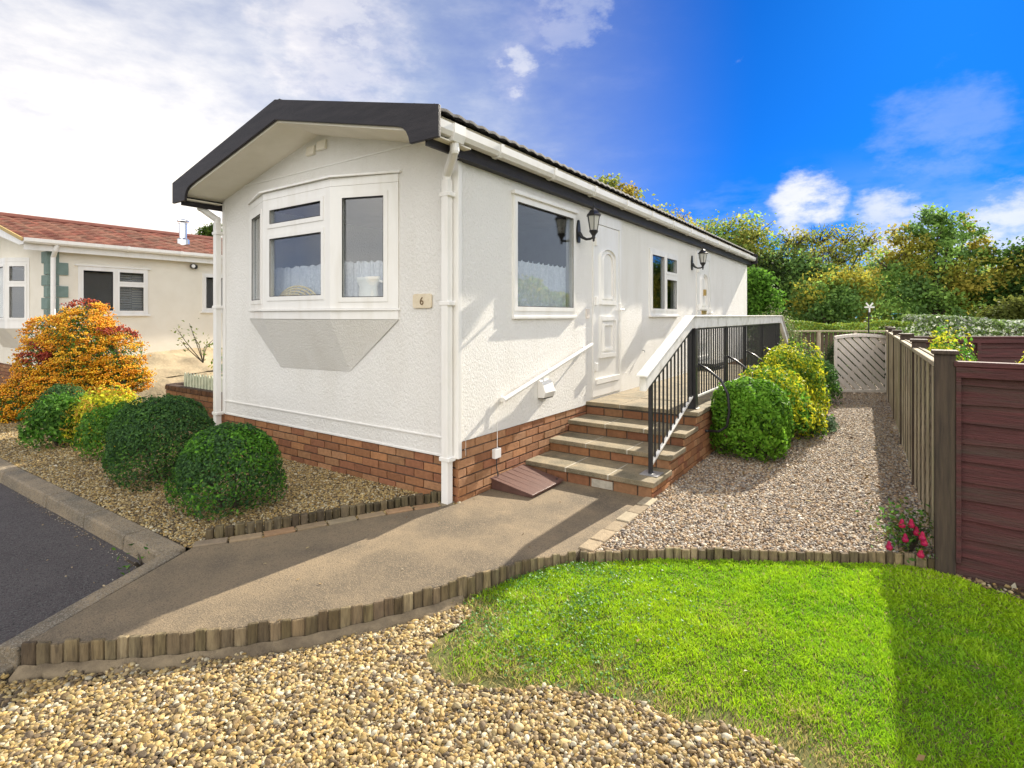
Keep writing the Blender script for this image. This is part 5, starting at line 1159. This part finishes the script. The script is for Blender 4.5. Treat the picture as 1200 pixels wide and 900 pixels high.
shrub('dark_shrub', 'dark shrub added close behind the grey gate to darken its gaps', 'shrub', (2.40,9.72,0), .62,.30,1.06, 7500, .05, [(.035,.06,.025),(.05,.08,.03)], None, .05, 3.0, 23)  # shrub added so the gaps between the gate slats read as shade
shrub('low_shrub', 'bluish green low shrub beyond the far end of the terrace', 'shrub', (1.45,9.7,0), .55,.5,.62, 3000, .06, [(.04,.09,.06),(.06,.12,.07)], MIDG, .1, 2.3, 19)
shrub('wild_bush', 'pale straggly bush behind the white railing end', 'shrub', (.5,11.6,0), .7,.5,1.55, 4200, .06, [(.20,.22,.09),(.14,.18,.06),(.26,.27,.13)], MIDG, .2, 2.1, 20, .3)

# ------------------------------------------------------------------ loose bits
g = np.random.default_rng(15)
n_ = 26; n2_ = 240; PX = np.r_[g.uniform(-2.6,-.95,n_), g.uniform(-3.8,-.95,n2_)]; PY = np.r_[-1.86-np.abs(g.normal(0,.16,n_)), -1.845-np.abs(g.normal(0,.022,n2_))]
tt_ = g.random(140); PX = np.r_[PX, -.975+.46*tt_-np.abs(g.normal(0,.02,140))-.03]; PY = np.r_[PY, -1.76-.91*tt_]
SZ = np.r_[g.uniform(.004,.009,n_), g.uniform(.002,.006,n2_), g.uniform(.002,.006,140)]; stone_mesh('loose_pebbles', np.stack([PX,PY,np.full(len(PX),-.100)],1), SZ, [(.5,.46,.38),(.36,.27,.16),(.22,.17,.11),(.42,.33,.2)], 1, m_stone, 8)
def litter(name, n, area, z, size, pal, seed):
    g = np.random.default_rng(seed); x0,x1,y0,y1 = area; P = np.stack([g.uniform(x0,x1,n), g.uniform(y0,y1,n), z+g.uniform(0,.012,n)],1); N_ = g.normal(0,.5,(n,3))+np.array([0,0,1]); N_ /= np.linalg.norm(N_,axis=1)[:,None]
    return P, N_, size*g.uniform(.6,1.4,n), pick(pal,n,g), g
LIT = [(.30,.20,.08),(.22,.12,.05),(.42,.33,.16),(.12,.07,.04),(.5,.45,.33)]
P,N_,s_,C,g_ = litter('x',420,(3.2,5.2,.36,.82),-.030,.045,LIT,3); k = ~inpoly(P[:,0],P[:,1],LAWN); V,F,CC = leaf_quads(P[k],N_[k],s_[k],C[k],g_); tag(npmesh('leaf_litter',V,F,m_litter,None,CC), kind='stuff')
X, Y = jgrid([(3.14,.88),(3.2,.80),(3.42,.70),(3.62,.53),(4.2,.38),(6,.28),(6,.6),(3.3,.86)], .03, 77); stone_mesh('border_stones', np.stack([X,Y,np.full(X.size,-.040)],1), .014*np.random.default_rng(2).lognormal(0,.3,X.size), GOLD+[(.10,.07,.05)]*5, 1, m_stone, 12)
P,N_,s_,C,g_ = litter('x',110,(1.3,2.95,1.0,8.8),.012,.05,LIT,6); V,F,CC = leaf_quads(P,N_,s_,C,g_); tag(npmesh('fallen_leaves',V,F,m_litter,None,CC), kind='stuff')
P,N_,s_,C,g_ = litter('x',70,(-6,-.6,-1.6,-.1),.012,.035,LIT,9); k = inpoly(P[:,0],P[:,1],BED); V,F,CC = leaf_quads(P[k],N_[k],s_[k],C[k],g_); tag(npmesh('bed_leaves',V,F,m_litter,None,CC), kind='stuff')
P,N_,s_,C,g_ = litter('x',26,(-.5,1.2,-2.3,.9),.004,.026,LIT,10); N_ = N_*np.array([.4,.4,1]); k = inpoly(P[:,0],P[:,1],PATHPOLY); P[:,2] = .004; V,F,CC = leaf_quads(P[k],N_[k],s_[k],C[k],g_); tag(npmesh('path_leaves',V,F,m_litter,None,CC), kind='stuff')
P,N_,s_,C,g_ = litter('x',16,(1.3,3.2,-1.2,.4),-.06,.035,LIT,7); V,F,CC = leaf_quads(P,N_,s_,C,g_); tag(npmesh('lawn_leaves',V,F,m_litter,None,CC), kind='stuff')
